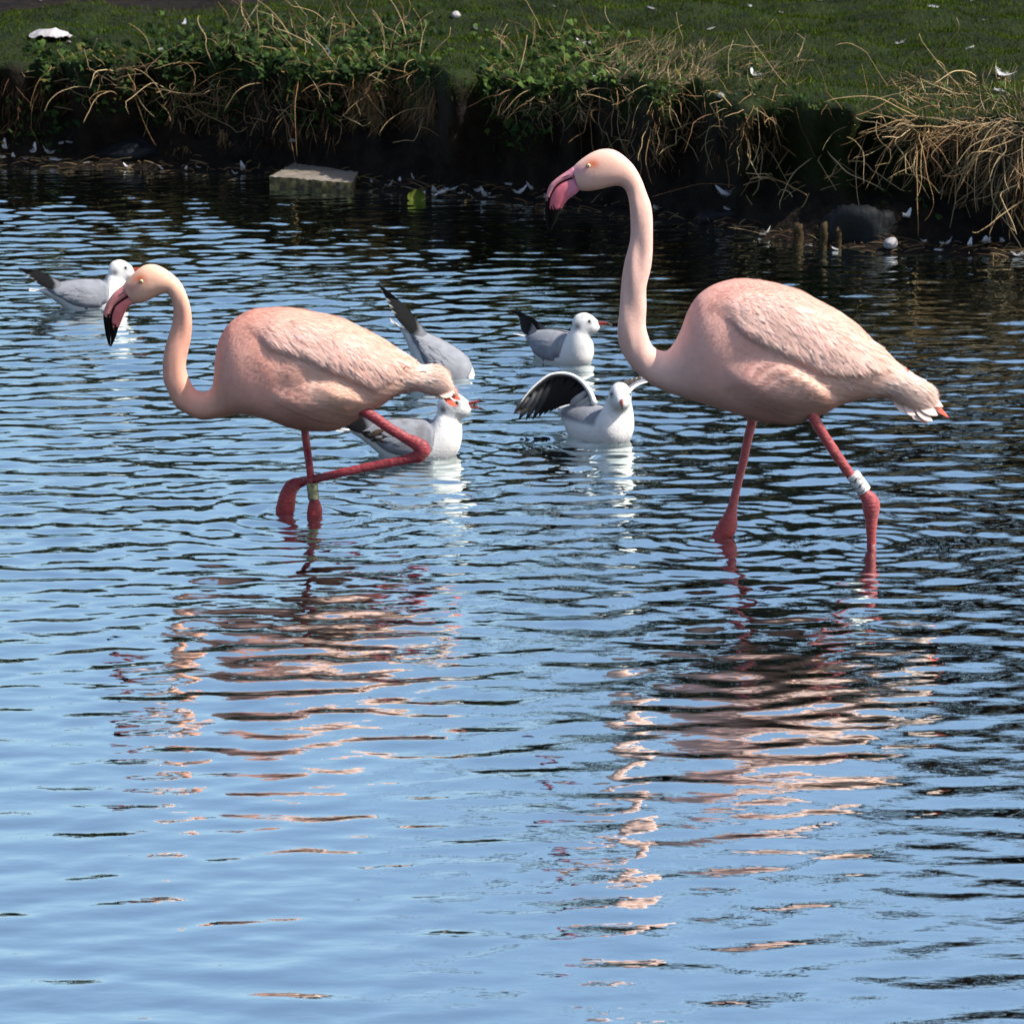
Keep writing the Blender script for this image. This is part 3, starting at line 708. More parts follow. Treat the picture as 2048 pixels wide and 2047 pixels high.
def card(bvh, root, d, L, W, lift, col, bag, base=.001, side=1, tipw=.5, n_=7, stiff=0.0):
    """one feather laid over the body: conforms to the surface, tip lifted a little"""
    d = np.asarray(d, float) / np.linalg.norm(d)
    pts = []; nrs = []
    p = np.array(root, float); st = L / (n_ - 1)
    q, nn, _, _ = bvh.find_nearest(Vector(p))
    n0 = np.array(nn); p = np.array(q)
    for k in range(n_):
        if k:
            p2 = p + dd * st
            q, nn, _, _ = bvh.find_nearest(Vector(p2))
            nv_ = np.array(nn)
            if nv_ @ n0 < 0: nv_ = -nv_
            n0 = nv_ / np.linalg.norm(nv_); q = np.array(q) * (1 - stiff) + p2 * stiff
            p = q
        dd = d - n0 * (d @ n0); dd /= max(np.linalg.norm(dd), 1e-6)
        pts.append(p.copy()); nrs.append(n0.copy())
    pts = np.array(pts); nrs = np.array(nrs); t = np.linspace(0, 1, n_)
    sp = pts + nrs * (base + lift * t ** 1.5)[:, None]
    tg = np.gradient(sp, axis=0); tg /= np.linalg.norm(tg, axis=1)[:, None]
    sd_ = np.cross(tg, nrs)
    w = W * np.clip(np.minimum(.35 + 2.2 * t, 1.0), 0, 1) * np.clip(1 - np.maximum(0, (t - tipw) / (1.0 - tipw)) ** 2.2, 0.03, 1)
    off = (w * .5)[:, None] * sd_
    V = np.stack([sp - off - nrs * (W * .09), sp, sp + off - nrs * (W * .09)], 1).reshape(-1, 3)
    bag.add(V, [grid_faces(n_, 3, wrap=False)], col)

def px_poly(z, pts): return [tuple(p) for p in conv(z, pts)]

def build_flamingo(cfg):
    Y = cfg['Y']; r = np.random.default_rng(cfg['seed'])
    base = on_z(*cfg['base_px']); ORG = np.array([base[0], Y, 0.0])
    root = empty('flamingo', ORG)
    tag(root, cfg['label'], 'flamingo', 'flamingos wading in the pond')
    sub = lambda V: np.asarray(V) - ORG
    S = pairs_world(cfg['pairs'], Y)
    nu, nv = 380, 112
    S = resample(S, nu)
    G, N, T, cen = loft(S, Y, nv)
    PX = proj(G)
    u = np.linspace(0, 1, nu)[:, None] * np.ones((1, nv))
    # neck creases
    yo = (G[..., 1] - Y)
    sidef = sstep(.006, .02, np.abs(yo))
    wing = shell(PX, cfg['wing_hard'], cfg['wing_soft'], .012, 16, 60) * sidef
    thigh = shell(PX, cfg['thigh_hard'], cfg['thigh_soft'], .026, 22, 70) * sstep(.01, .05, np.abs(yo))
    bodyf = sstep(cfg['u_neck'] + .02, cfg['u_neck'] + .12, u)
    crease = Noise(cfg['seed'] + 3, 3, .05)(G * np.array([1, 1, .33])) * .0018 * sstep(.10, .16, u) * sstep(cfg['u_neck'] - .06, cfg['u_neck'] - .18, u)
    lump = Noise(cfg['seed'] + 4, 3, .10)(G) * .0010 * bodyf
    wfr = (wing / .012).clip(0, 1)
    fx, fz = cfg['flow'][0], -cfg['flow'][1]; nf = math.hypot(fx, fz)
    perp = (G[..., 0] * -fz + G[..., 2] * fx) / nf; along = (G[..., 0] * fx + G[..., 2] * fz) / nf
    wob = Noise(cfg['seed'] + 6, 2, .09)(np.stack([perp * 2.2, along * .7], -1))
    ridge = (np.abs(np.sin(np.pi * perp / .027 + 1.1 * wob)) ** .7 - .6) * .0026 * wfr
    th2 = (thigh / .026).clip(0, 1); fl_ = Noise(cfg['seed'] + 8, 2, .022)(np.stack([G[..., 0] * .35 + G[..., 2] * .7, G[..., 2] * 1.0 + G[..., 0] * .45], -1)) * .0008 * bodyf * sstep(.97, .85, u) * (.45 + .55 * th2)
    Gb = G + N * (crease + lump + thigh + fl_)[..., None]
    Gs = Gb + N * (wing + ridge)[..., None]
    def normals(A):
        du = np.gradient(A, axis=0); dv = np.roll(A, -1, 1) - np.roll(A, 1, 1)
        n_ = np.cross(du, dv); n_ /= np.maximum(np.linalg.norm(n_, axis=2)[..., None], 1e-12)
        if (n_ * N).sum() < 0: n_ = -n_
        return n_
    Ns = normals(Gs)
    # true plumage colours
    cc = cfg['colors']
    def colour(PXq, uq, wq):
        head, neck, breast, body, wingc, rump = [np.array(c) for c in cc]
        un = cfg['u_neck']
        k = lambda a, b: sstep(a, b, uq)[..., None]
        C = head * (1 - k(.10, .18)) + neck * k(.10, .18)
        C = C * (1 - k(un - .08, un + .02)) + breast * k(un - .08, un + .02)
        C = C * (1 - k(un + .04, un + .20)) + body * k(un + .04, un + .20)
        C = C * (1 - k(.86, .93)) + rump * k(.86, .93)
        wq = wq[..., None]; C = C * (1 - wq) + wingc * wq
        e = np.exp(-(((PXq - np.array(cfg['eye_patch'])) / np.array([13, 9])) ** 2).sum(-1))[..., None] * (1 - k(.12, .16))
        C = C * (1 - .95 * e) + np.array([.68, .15, .05]) * .95 * e
        e = np.exp(-(((PXq - np.array(cfg['lore'])) / np.array([15, 10])) ** 2).sum(-1))[..., None] * (1 - k(.12, .16))
        C = C * (1 - .8 * e) + np.array(cfg['lore_col']) * .8 * e
        return C
    wf = (wing / .012).clip(0, 1)
    CB = colour(PX, u, wf * 0)
    V, F = capped(Gb, cen)
    body = put('body', make_mesh('body', sub(V), F, np.vstack([CB.reshape(-1, 3), CB[0, 0], CB[-1, 0]])), M['plume'], root)
    # wings: raised feather tracts on each side
    CW = colour(PX, u, wf)
    Fq = grid_faces(nu, nv); flat = Gs.reshape(-1, 3); wfl = wing.ravel(); ys = yo.ravel()
    sheath = (Gs - N * .0025).reshape(-1, 3)
    wings = {}
    for s in (-1, 1):
        sel = (wfl[Fq] > .0001).any(1) & (ys[Fq] * s > 0).all(1)
        f = Fq[sel]; idx, inv = np.unique(f, return_inverse=True)
        wings[s] = put('wing', make_mesh('wing', sub(sheath[idx]), inv.reshape(f.shape), CW.reshape(-1, 3)[idx]), M['plume'], root)
    bvh = BVHTree.FromPolygons([tuple(p) for p in flat], [tuple(int(a) for a in q) for q in Fq])
    # flow of the feathers
    flow = T.copy()
    wd = np.array([cfg['flow'][0], 0, -cfg['flow'][1]]); wd /= np.linalg.norm(wd)
    td = np.array([.90, 0, -.42]); td /= np.linalg.norm(td)
    thf = (thigh / .026).clip(0, 1)
    bf = sstep(cfg['u_neck'] + .08, cfg['u_neck'] + .25, u) * sstep(.93, .85, u)
    flow = flow * (1 - .6 * bf[..., None]) + td * (.6 * bf)[..., None]
    flow = flow * (1 - wf[..., None]) + wd * wf[..., None]
    # larger overlapping feathers on wing, flank and rump
    fb = {-1: Bag(), 1: Bag()}; flank = Bag()
    cand = np.argwhere((wf > .25) & (np.abs(yo) > .012))
    area = np.linalg.norm(np.cross(np.gradient(G, axis=0), np.roll(G, -1, 1) - np.roll(G, 1, 1)), axis=2)
    pw = area[cand[:, 0], cand[:, 1]]; pick = cand[r.choice(len(cand), cfg['n_feathers'], replace=False, p=pw / pw.sum())]
    order = np.argsort(-PX[pick[:, 0], pick[:, 1], 0])
    for (i, j) in pick[order]:
        x = (PX[i, j, 0] - cfg['wx'][0]) / (cfg['wx'][1] - cfg['wx'][0]); x = min(max(x, 0), 1)
        L = .060 + .090 * x + r.uniform(-.01, .02); W = .013 + .012 * x + r.uniform(0, .006)
        d = flow[i, j] + np.array([r.normal(0, .07), 0, r.normal(0, .07)])
        c = CW[i, j] * r.uniform(.93, 1.05) * np.array([1, r.uniform(.93, 1.03), r.uniform(.92, 1.04)]) * (np.array([1, .82, .80]) if r.uniform() < .12 else 1)
        card(bvh, Gs[i, j], d, L, W, r.uniform(.001, .005), c, fb[-1 if yo[i, j] < 0 else 1], base=-.001)
    cand = np.argwhere((bf > .75) & (wf < .3) & (np.abs(yo) > .01))
    pw = area[cand[:, 0], cand[:, 1]]; pick = cand[r.choice(len(cand), cfg['n_flank'], replace=False, p=pw / pw.sum())]
    for (i, j) in pick:
        d = flow[i, j] + np.array([r.normal(0, .13), 0, r.normal(0, .13)])
        c = CB[i, j] * r.uniform(.93, 1.06) * np.array([1, r.uniform(.96, 1.03), r.uniform(.93, 1.04)])
        card(bvh, Gs[i, j], d, r.uniform(.025, .055), r.uniform(.008, .016), r.uniform(.001, .004), c, flank, base=-.001)
    cand = np.argwhere((u > .84) & (u < .985)); pick = cand[r.choice(len(cand), 170)]      # loose fluff of the rump
    for (i, j) in pick:
        d = flow[i, j] + np.array([r.normal(.1, .12), 0, r.normal(-.1, .14)])
        card(bvh, Gs[i, j], d, r.uniform(.045, .085), r.uniform(.010, .018), r.uniform(.002, .007), np.array([.90, .70, .61]) * r.uniform(.93, 1.03), flank, base=-.001, stiff=.3)
    def bagobj(bag, name, mat, parent):
        bag.V = [v - ORG for v in bag.V]
        return tag(put(name, bag.mesh(name), mat, parent), kind='stuff')
    for s in (-1, 1): bagobj(fb[s], 'covert_feathers', M['barb'], wings[s])
    bagobj(flank, 'flank_feathers', M['barb'], body)
    # fine barbs over everything: soft plumage edge
    pa = (area * (1 + .8 * sstep(.0, .1, 1 - u))).ravel(); pa[:nv * 6] = 0
    k = cfg['n_barbs']; pick = r.choice(len(pa), k, p=pa / pa.sum()); I, J = pick // nv, pick % nv
    jit = r.uniform(0, 1, (k, 2)); I2 = np.minimum(I + 1, nu - 1); J2 = (J + 1) % nv
    P = Gs[I, J] * (1 - jit[:, :1]) * (1 - jit[:, 1:]) + Gs[I2, J] * jit[:, :1] * (1 - jit[:, 1:]) + Gs[I, J2] * (1 - jit[:, :1]) * jit[:, 1:] + Gs[I2, J2] * jit[:, :1] * jit[:, 1:]
    n_ = Ns[I, J]; fl = flow[I, J]; uu = u[I, J]
    fl = fl - n_ * (fl * n_).sum(1)[:, None]; fl /= np.maximum(np.linalg.norm(fl, axis=1)[:, None], 1e-6)
    sd_ = np.cross(fl, n_)
    un = cfg['u_neck']
    L = .0055 + .004 * sstep(.1, .2, uu) + .014 * sstep(un, un + .15, uu) + .012 * sstep(.8, .95, uu)
    L = L * r.uniform(.6, 1.35, k)
    D = fl + n_ * r.uniform(.015, .10, k)[:, None] + sd_ * r.normal(0, .10, k)[:, None]; D /= np.linalg.norm(D, axis=1)[:, None]
    C = CW[I, J] * r.uniform(.94, 1.04, k)[:, None]
    Vb, Fb, Cb = blades('b', P - n_ * .0008, n_, D, L, np.where(uu < un, .0009, .0013) * r.uniform(.7, 1.3, k), C.clip(0, .95), bend=.5)
    tag(put('plumage', make_mesh('plumage', sub(Vb), Fb, Cb), M['barb'], body), kind='stuff')
    # tail feathers
    for (a, b, c, d, wpx, yo_, col) in cfg['tail']:
        p0 = on_y(a, b, Y + yo_ * .4); p1 = on_y(c, d, Y + yo_)
        ax = p1 - p0; L = np.linalg.norm(ax); t = np.linspace(0, 1, 9); W = wpx / 750.0
        sp = p0 + ax * t[:, None]; sp[:, 2] -= .006 * (t * (1 - t)) * 4
        sd_ = np.cross(ax / L, np.array([0, 1.0, 0])) * .8 + np.array([0, .6, 0]); sd_ /= np.linalg.norm(sd_)
        w = W * np.minimum(.5 + t, 1) * np.clip(1 - np.maximum(0, (t - .55) / .45) ** 2.4, .04, 1)
        nn = np.cross(ax / L, sd_)
        V = np.stack([sp - sd_ * w[:, None] * .5 - nn * W * .08, sp, sp + sd_ * w[:, None] * .5 - nn * W * .08], 1).reshape(-1, 3)
        V = np.vstack([V, V - nn * .0008])
        f = grid_faces(9, 3, wrap=False)
        cols = np.broadcast_to(np.array(col, float), (len(V), 3))
        put('tail_feather', make_mesh('tail_feather', sub(V), [f, f[:, ::-1] + 27], cols), M['barb'], root)
    # bill
    for nm, rows in (('upper_bill', cfg['bill_up']), ('lower_bill', cfg['bill_low'])):
        if nm == 'lower_bill':
            rows = [[a, b, c + (c - a) * .12, d + (d - b) * .12, w * .93] for a, b, c, d, w in rows]
        Sb = resample(pairs_world(rows, Y), 60)
        Gq, Nq, Tq, cq = loft(Sb, Y, 28, 2.3)
        V, F = capped(Gq, cq); q = proj(V)
        C = cfg['bill_colour'](q, nm)
        gl_ = [(row[0], row[1]) for row in cfg['bill_up']][1:]
        kd = sstep(2.6, 1.2, pl_dist(q, gl_))[:, None]; C = C * (1 - kd) + np.array([.012, .006, .008]) * kd
        bl = put(nm, make_mesh(nm, sub(V), F, C), M['bill'], root)
        if nm == 'upper_bill':
            bb = BVHTree.FromPolygons([tuple(p) for p in V], [tuple(int(a) for a in f) for f in F[0]])
            for s in (-1, 1):
                pts = []
                for (a, b) in cfg['nostril']:
                    h_ = bb.ray_cast(Vector(CAM), Vector(ray(a, b)).normalized())[0]
                    p = np.array(h_ if h_ is not None else on_y(a, b, Y - .006))
                    if s > 0: p[1] = 2 * Y - p[1]
                    pts.append(p)
                Vn, Fn = tube(pts, [.0004, .0010, .0010, .0003], 12, 6)
                put('nostril', make_mesh('nostril', sub(Vn), Fn), M['dark'], bl)
    # eyes
    hb = BVHTree.FromPolygons([tuple(p) for p in Gb.reshape(-1, 3)], [tuple(int(a) for a in q) for q in Fq])
    e = np.array(hb.ray_cast(Vector(CAM), Vector(ray(*cfg['eye'])).normalized())[0])
    for s in (-1, 1):
        c = e.copy()
        if s > 0: c[1] = 2 * Y - c[1]
        c[1] -= s * .0012
        V, F = sphere(c, .0058, 10, 18, (1, .9, 1))
        ey = put('eye', make_mesh('eye', sub(V), F), M['iris'], root)
        V, F = sphere(c + np.array([0, s * .0046, 0]), .0021, 8, 12, (1, .5, 1)); put('pupil', make_mesh('pupil', sub(V), F), M['dark'], ey)
        a = np.linspace(0, 2 * np.pi, 22); ringp = np.stack([c[0] + .0058 * np.cos(a), np.full(22, c[1] + s * .0012), c[2] + .0058 * np.sin(a)], 1)
        V, F = tube(ringp, np.full(22, .0009), 44, 6); put('eyelid', make_mesh('eyelid', sub(V), F), M['eyelid'], ey)
    # legs
    for leg in cfg['legs']:
        z = leg['z']; pts = []; rr = []
        for (a, b, rp, yy) in leg['pts']:
            px, py = z[0] + a * z[2], z[1] + b * z[2]
            p = on_y(px, py, yy); pts.append(p); s_ = 1.0 / np.linalg.norm((p - CAM)) * FPX; thin = .90 if rp < 38 else 1.0; rr.append((rp * z[2] / s_ * thin, rp * z[2] / s_ * thin * leg.get('flat', .85)))
        foot = pts[-1].copy(); ft = leg['foot']
        pts.append(np.array([ft[0] * .5 + foot[0] * .5, foot[1], -.2])); rr.append((.010, .009))
        pts.append(np.array([ft[0], ft[1], -.40])); rr.append((.010, .010))
        V, F = tube(pts, rr, 300, 22)
        ci_ = np.arange(len(V)) // 22; cn = V[:300 * 22].reshape(300, 22, 3); ctr = cn.mean(1)
        al = np.concatenate([[0], np.cumsum(np.linalg.norm(np.diff(ctr, axis=0), axis=1))]); band_ = np.cos(al / .0055 * 2 * np.pi)
        kn = Noise(cfg['seed'] + 40, 3, .022)(cn)
        cn = ctr[:, None] + (cn - ctr[:, None]) * (1 + .020 * band_[:, None] + .018 * kn)[..., None]; V[:300 * 22] = cn.reshape(-1, 3)
        vz = V[:, 2]; cr = r.uniform(.92, 1.08, len(V))[:, None]
        C = np.array(cfg['leg_col']) * np.ones((len(V), 1)); C = C * (1 - sstep(.10, .03, vz)[:, None] * .35) + np.array(cfg['joint_col']) * (sstep(.10, .03, vz)[:, None] * .35)
        C[:300 * 22] *= (1 + .13 * np.repeat(band_, 22) + .10 * kn.ravel())[:, None]
        lg = put('leg', make_mesh('leg', sub(V), F, C), M['leg'], root)
        for an in (-.5, 0, .5, math.pi):       # webbed foot on the pond bed
            L = .07 if an != math.pi else .025
            q0 = np.array([ft[0], ft[1], -.41]); q1 = q0 + np.array([-math.cos(an) * L, math.sin(an) * L, -.012])
            Vt, Ft = tube([q0, (q0 + q1) / 2 + np.array([0, 0, .004]), q1], [.008, .007, .003], 8, 8); put('toe', make_mesh('toe', sub(Vt), Ft, np.broadcast_to(np.array(cfg['joint_col']), (len(Vt), 3))), M['leg'], lg)
        bd = leg.get('band')
        if bd:
            a = np.array(on_y(z[0] + bd[0] * z[2], z[1] + bd[1] * z[2], bd[5])); b_ = np.array(on_y(z[0] + bd[2] * z[2], z[1] + bd[3] * z[2], bd[5]))
            R = bd[4] * z[2] / 745.0
            V, F = tube([a, a * .98 + b_ * .02, a * .5 + b_ * .5, a * .02 + b_ * .98, b_], [R * .9, R, R, R, R * .9], 24, 28)
            bo = put('leg_band', make_mesh('leg_band', sub(V), F), M[bd[6]], lg)
            ax = (b_ - a); L = np.linalg.norm(ax); ax /= L; e1 = np.cross(ax, [0, 1, 0]); e1 /= np.linalg.norm(e1); e2 = np.cross(ax, e1)
            if e2[1] > 0: e2 = -e2
            for (t0, th0, th1, amp_) in bd[7]:
                th = np.linspace(th0, th1, 10); ps = [a + ax * (L * (t0 + amp_ * math.sin((x_ - th0) / (th1 - th0) * math.pi))) + (e1 * math.sin(x_) + e2 * math.cos(x_)) * (R + .0002) for x_ in th]
                Vt, Ft = tube(ps, np.linspace(.0012, .0007, 10), 20, 6); put('code_mark', make_mesh('code_mark', sub(Vt), Ft), M['ink'], bo)
    return root

M['dark'] = mat_plain('black horn', (.006, .005, .006), (.012, .010, .010), 60, .35, .4, 0)
M['iris'] = mat_plain('pale yellow iris', (.66, .56, .30), (.80, .72, .46), 300, .4, .5, 0)
M['eyelid'] = mat_plain('eye rim', (.26, .08, .06), (.40, .14, .10), 200, .6, .3, 0)
M['band_white'] = mat_plain('white plastic band', (.70, .70, .66), (.80, .80, .77), 80, .4, .5, .1)
M['band_metal'] = mat_plain('brassy metal band', (.09, .08, .045), (.26, .23, .13), 90, .35, .5, .2, metallic=.7)
M['ink'] = mat_plain('dark brown ink', (.02, .012, .01), (.10, .05, .04), 120, .6, .2, 0)

Z1 = (1050, 270, 300 / 1931); Z2 = (1200, 500, 750 / 1932); Z3 = (180, 500, 300 / 1931); Z4 = (300, 580, 650 / 1932)
bn = Noise(77, 2, 9.0)
def bill_colour_right(q, nm):
    x = (q[:, 0] - Z1[0]) / Z1[2]; y = (q[:, 1] - Z1[1]) / Z1[2]; j = bn(q) * 22
    pink = np.array([.66, .17, .22]) if nm == 'lower_bill' else np.array([.64, .27, .30])
    base_ = np.array([.60, .24, .34])
    t = sstep(480, 640, x)[:, None]; C = pink * (1 - t) + base_ * t
    lim = 950 if nm == 'lower_bill' else 815
    k = sstep(lim - 8, lim + 8, y + j + (.0 if nm == 'upper_bill' else 0.25 * (430 - x)))[:, None]
    return C * (1 - k) + np.array([.004, .0035, .004]) * k
def bill_colour_left(q, nm):
    x = (q[:, 0] - Z3[0]) / Z3[2]; y = (q[:, 1] - Z3[1]) / Z3[2]; j = bn(q) * 20
    pink = np.array([.70, .20, .20]) if nm == 'lower_bill' else np.array([.68, .27, .26])
    base_ = np.array([.72, .27, .24])
    t = sstep(420, 560, x)[:, None]; C = pink * (1 - t) + base_ * t
    lim = 980 if nm == 'lower_bill' else 830
    k = sstep(lim - 8, lim + 8, y + j)[:, None]
    return C * (1 - k) + np.array([.004, .0035, .004]) * k

# --- the tall flamingo with the white ring
rp = pairs_px(Z1, [(695, 710, 604, 428, 1.9), (760, 718, 700, 335, 2.6), (850, 716, 850, 232, 3.1), (960, 698, 1000, 182, 3.3), (1070, 672, 1150, 195, 3.2), (1160, 655, 1290, 283, 2.9),
     (1230, 662, 1410, 410, 2.6), (1285, 705, 1510, 590, 2.5), (1325, 800, 1570, 750, 2.4), (1350, 930, 1615, 905, 2.4), (1355, 1100, 1640, 1100, 2.4), (1338, 1350, 1643, 1370, 2.5), (1290, 1620, 1615, 1660, 2.6), (1240, 1931, 1570, 1940, 2.8)])
rp += pairs_px(Z2, [(98, 290, 238, 300, 2.9), (90, 400, 233, 385, 3.0), (105, 490, 243, 440, 3.1), (140, 570, 262, 485, 3.2), (195, 635, 290, 510, 3.5), (262, 690, 320, 520, 4.2), (345, 730, 350, 517, 5.4), (440, 762, 385, 475, 7.5),
     (530, 788, 420, 405, 9.5), (610, 812, 455, 312, 11), (690, 838, 510, 232, 12), (760, 865, 600, 175, 12.5), (840, 884, 720, 150, 12.8), (920, 892, 850, 160, 12.8), (1000, 890, 980, 193, 12.4), (1080, 865, 1100, 245, 11.8),
     (1150, 838, 1220, 315, 10.8), (1220, 800, 1330, 392, 9.4), (1300, 772, 1430, 480, 7.8), (1390, 757, 1510, 560, 6.4), (1470, 757, 1580, 618, 5.2), (1550, 790, 1645, 658, 4.2), (1620, 825, 1695, 690, 3.2), (1680, 842, 1725, 735, 1.8)])
yr = float(on_z(1742, 1089)[1]); yl = float(on_z(1447, 1075)[1])
wht = (.84, .66, .58); red = (.80, .14, .09); pk = (.85, .45, .38)
build_flamingo(dict(Y=RF_Y, seed=101, base_px=(1600, 1083), label='tall pale pink flamingo with raised head and a white ring on its leg', pairs=rp, u_neck=.57,
    wing_hard=px_poly(Z2, [(590, 350), (660, 385), (740, 455), (850, 512), (950, 556), (1050, 602), (1130, 640), (1210, 655), (1330, 648), (1420, 640), (1560, 618)]),
    wing_soft=px_poly(Z2, [(1560, 618), (1500, 545), (1430, 475), (1300, 365), (1170, 280), (1010, 200), (850, 158), (720, 158), (620, 190), (540, 260), (530, 320), (590, 350)]),
    thigh_hard=px_poly(Z2, [(860, 528), (980, 570), (1080, 622), (1170, 692), (1222, 765), (1240, 835)]),
    thigh_soft=px_poly(Z2, [(1240, 835), (1130, 870), (950, 895), (760, 840), (620, 720), (620, 600), (720, 545), (860, 528)]),
    flow=(.66, .75), wx=(1400, 1760), eye=(Z1[0] + 820 * Z1[2], Z1[1] + 395 * Z1[2]), eye_patch=(Z1[0] + 870 * Z1[2], Z1[1] + 372 * Z1[2]), lore=(Z1[0] + 690 * Z1[2], Z1[1] + 440 * Z1[2]), lore_col=(.55, .25, .32),
    colors=[(.84, .51, .41), (.83, .53, .45), (.81, .46, .39), (.82, .56, .46), (.86, .62, .54), (.88, .68, .59)], n_feathers=300, n_flank=420, n_barbs=90000,
    bill_up=pairs_px(Z1, [(690, 548, 615, 412, 1.5), (600, 560, 540, 466, 1.45), (520, 585, 450, 525, 1.4), (440, 630, 370, 588, 1.3), (380, 690, 322, 640, 1.2), (336, 770, 288, 720, 1.05), (312, 850, 268, 810, .95), (302, 930, 260, 900, .85), (305, 1020, 259, 1000, .7), (308, 1120, 270, 1120, .5), (316, 1240, 302, 1236, .25)]),
    bill_low=pairs_px(Z1, [(700, 715, 700, 556, 1.5), (640, 768, 605, 568, 1.7), (595, 797, 527, 593, 1.8), (545, 838, 448, 638, 1.8), (500, 900, 388, 698, 1.75), (465, 965, 344, 776, 1.6), (435, 1020, 320, 856, 1.4), (412, 1075, 310, 936, 1.2), (390, 1125, 312, 1024, .95), (362, 1180, 314, 1124, .65), (328, 1240, 318, 1232, .3)]),
    bill_colour=bill_colour_right, nostril=conv(Z1, [(470, 556), (505, 540), (540, 526), (580, 512)]),
    tail=[(Z2[0]+a*Z2[2], Z2[1]+b*Z2[2], Z2[0]+c*Z2[2], Z2[1]+d*Z2[2], w, y_, col) for a, b, c, d, w, y_, col in
          [(1540, 590, 1592, 622, 14, -.02, red), (1640, 700, 1800, 862, 13, .0, red), (1620, 690, 1770, 805, 22, -.01, wht), (1620, 700, 1735, 760, 24, .02, wht), (1600, 730, 1742, 850, 24, -.03, wht), (1600, 760, 1715, 880, 22, -.035, wht), (1590, 770, 1690, 893, 18, -.02, pk), (1570, 770, 1660, 880, 18, -.03, wht), (1640, 690, 1745, 790, 14, .01, red), (1560, 760, 1625, 850, 20, -.035, wht), (1500, 740, 1590, 838, 18, -.03, wht)]],
    legs=[dict(z=Z2, pts=[(805, 800, 32, RF_Y + .05), (785, 880, 28, RF_Y + .05), (765, 960, 26, RF_Y + .05), (740, 1080, 25, RF_Y + .05), (710, 1200, 24, RF_Y + .055), (690, 1290, 25, yl), (676, 1350, 33, yl), (664, 1400, 46, yl), (648, 1440, 51, yl), (618, 1480, 46, yl), (580, 1520, 30, yl)], foot=(on_z(1400, 1075)[0], yl)),
          dict(z=Z2, pts=[(1070, 800, 36, RF_Y - .06), (1110, 880, 31, RF_Y - .06), (1160, 965, 30, RF_Y - .055), (1215, 1050, 30, RF_Y - .05), (1270, 1130, 29, yr), (1310, 1185, 28, yr), (1350, 1240, 30, yr), (1392, 1295, 45, yr), (1397, 1335, 44, yr), (1398, 1385, 37, yr), (1398, 1430, 31, yr), (1398, 1480, 27, yr), (1400, 1540, 26, yr)], foot=(on_z(1742, 1089)[0], yr),
               band=(1301, 1152, 1366, 1243, 36, yr, 'band_white', [(.18, -1.2, .2, .10), (.36, -.5, 1.1, -.12), (.52, -1.3, .1, .12), (.66, -.3, 1.2, -.10), (.80, -1.2, .3, .08), (.30, .3, 1.4, .08)]))],
    leg_col=(.33, .060, .066), joint_col=(.36, .032, .026)))

# --- the stooping flamingo
lp = pairs_px(Z3, [(572, 690, 418, 462, 1.9), (640, 683, 490, 375, 2.6), (720, 662, 590, 272, 3.1), (800, 622, 700, 197, 3.3), (870, 590, 830, 187, 3.2), (930, 568, 960, 240, 3.0), (985, 558, 1080, 328, 2.7), (1020, 595, 1175, 430, 2.6), (1045, 660, 1240, 560, 2.5),
     (1060, 740, 1280, 690, 2.4), (1055, 870, 1300, 840, 2.4), (1035, 1000, 1302, 990, 2.5), (1003, 1130, 1285, 1140, 2.6), (970, 1260, 1250, 1280, 2.7), (945, 1400, 1225, 1410, 2.8), (940, 1530, 1225, 1520, 2.9), (955, 1680, 1248, 1620, 3.0), (1000, 1810, 1290, 1705, 3.1)])
lp += pairs_px(Z4, [(130, 655, 262, 580, 3.2), (170, 700, 287, 600, 3.5), (230, 740, 310, 607, 4.0), (310, 767, 335, 605, 4.8), (400, 758, 358, 588, 6.0), (480, 742, 372, 560, 7.5), (555, 732, 382, 490, 9.5), (640, 746, 388, 400, 11), (715, 768, 410, 300, 12), (785, 795, 465, 205, 12.5), (860, 820, 560, 135, 12.8),
     (940, 834, 680, 107, 12.8), (1020, 834, 800, 107, 12.5), (1100, 822, 920, 121, 12.2), (1180, 793, 1040, 145, 11.8), (1240, 758, 1160, 183, 11), (1310, 715, 1280, 238, 10), (1380, 680, 1390, 297, 8.5), (1440, 640, 1480, 355, 7), (1500, 605, 1550, 405, 5.5), (1570, 597, 1610, 440, 4.5), (1650, 610, 1680, 447, 3.8), (1720, 625, 1740, 475, 3), (1770, 622, 1785, 545, 1.6)])
yn = float(on_z(570, 1027)[1]); ys_ = float(on_z(628, 1033)[1])
LFN = LF_Y - .06
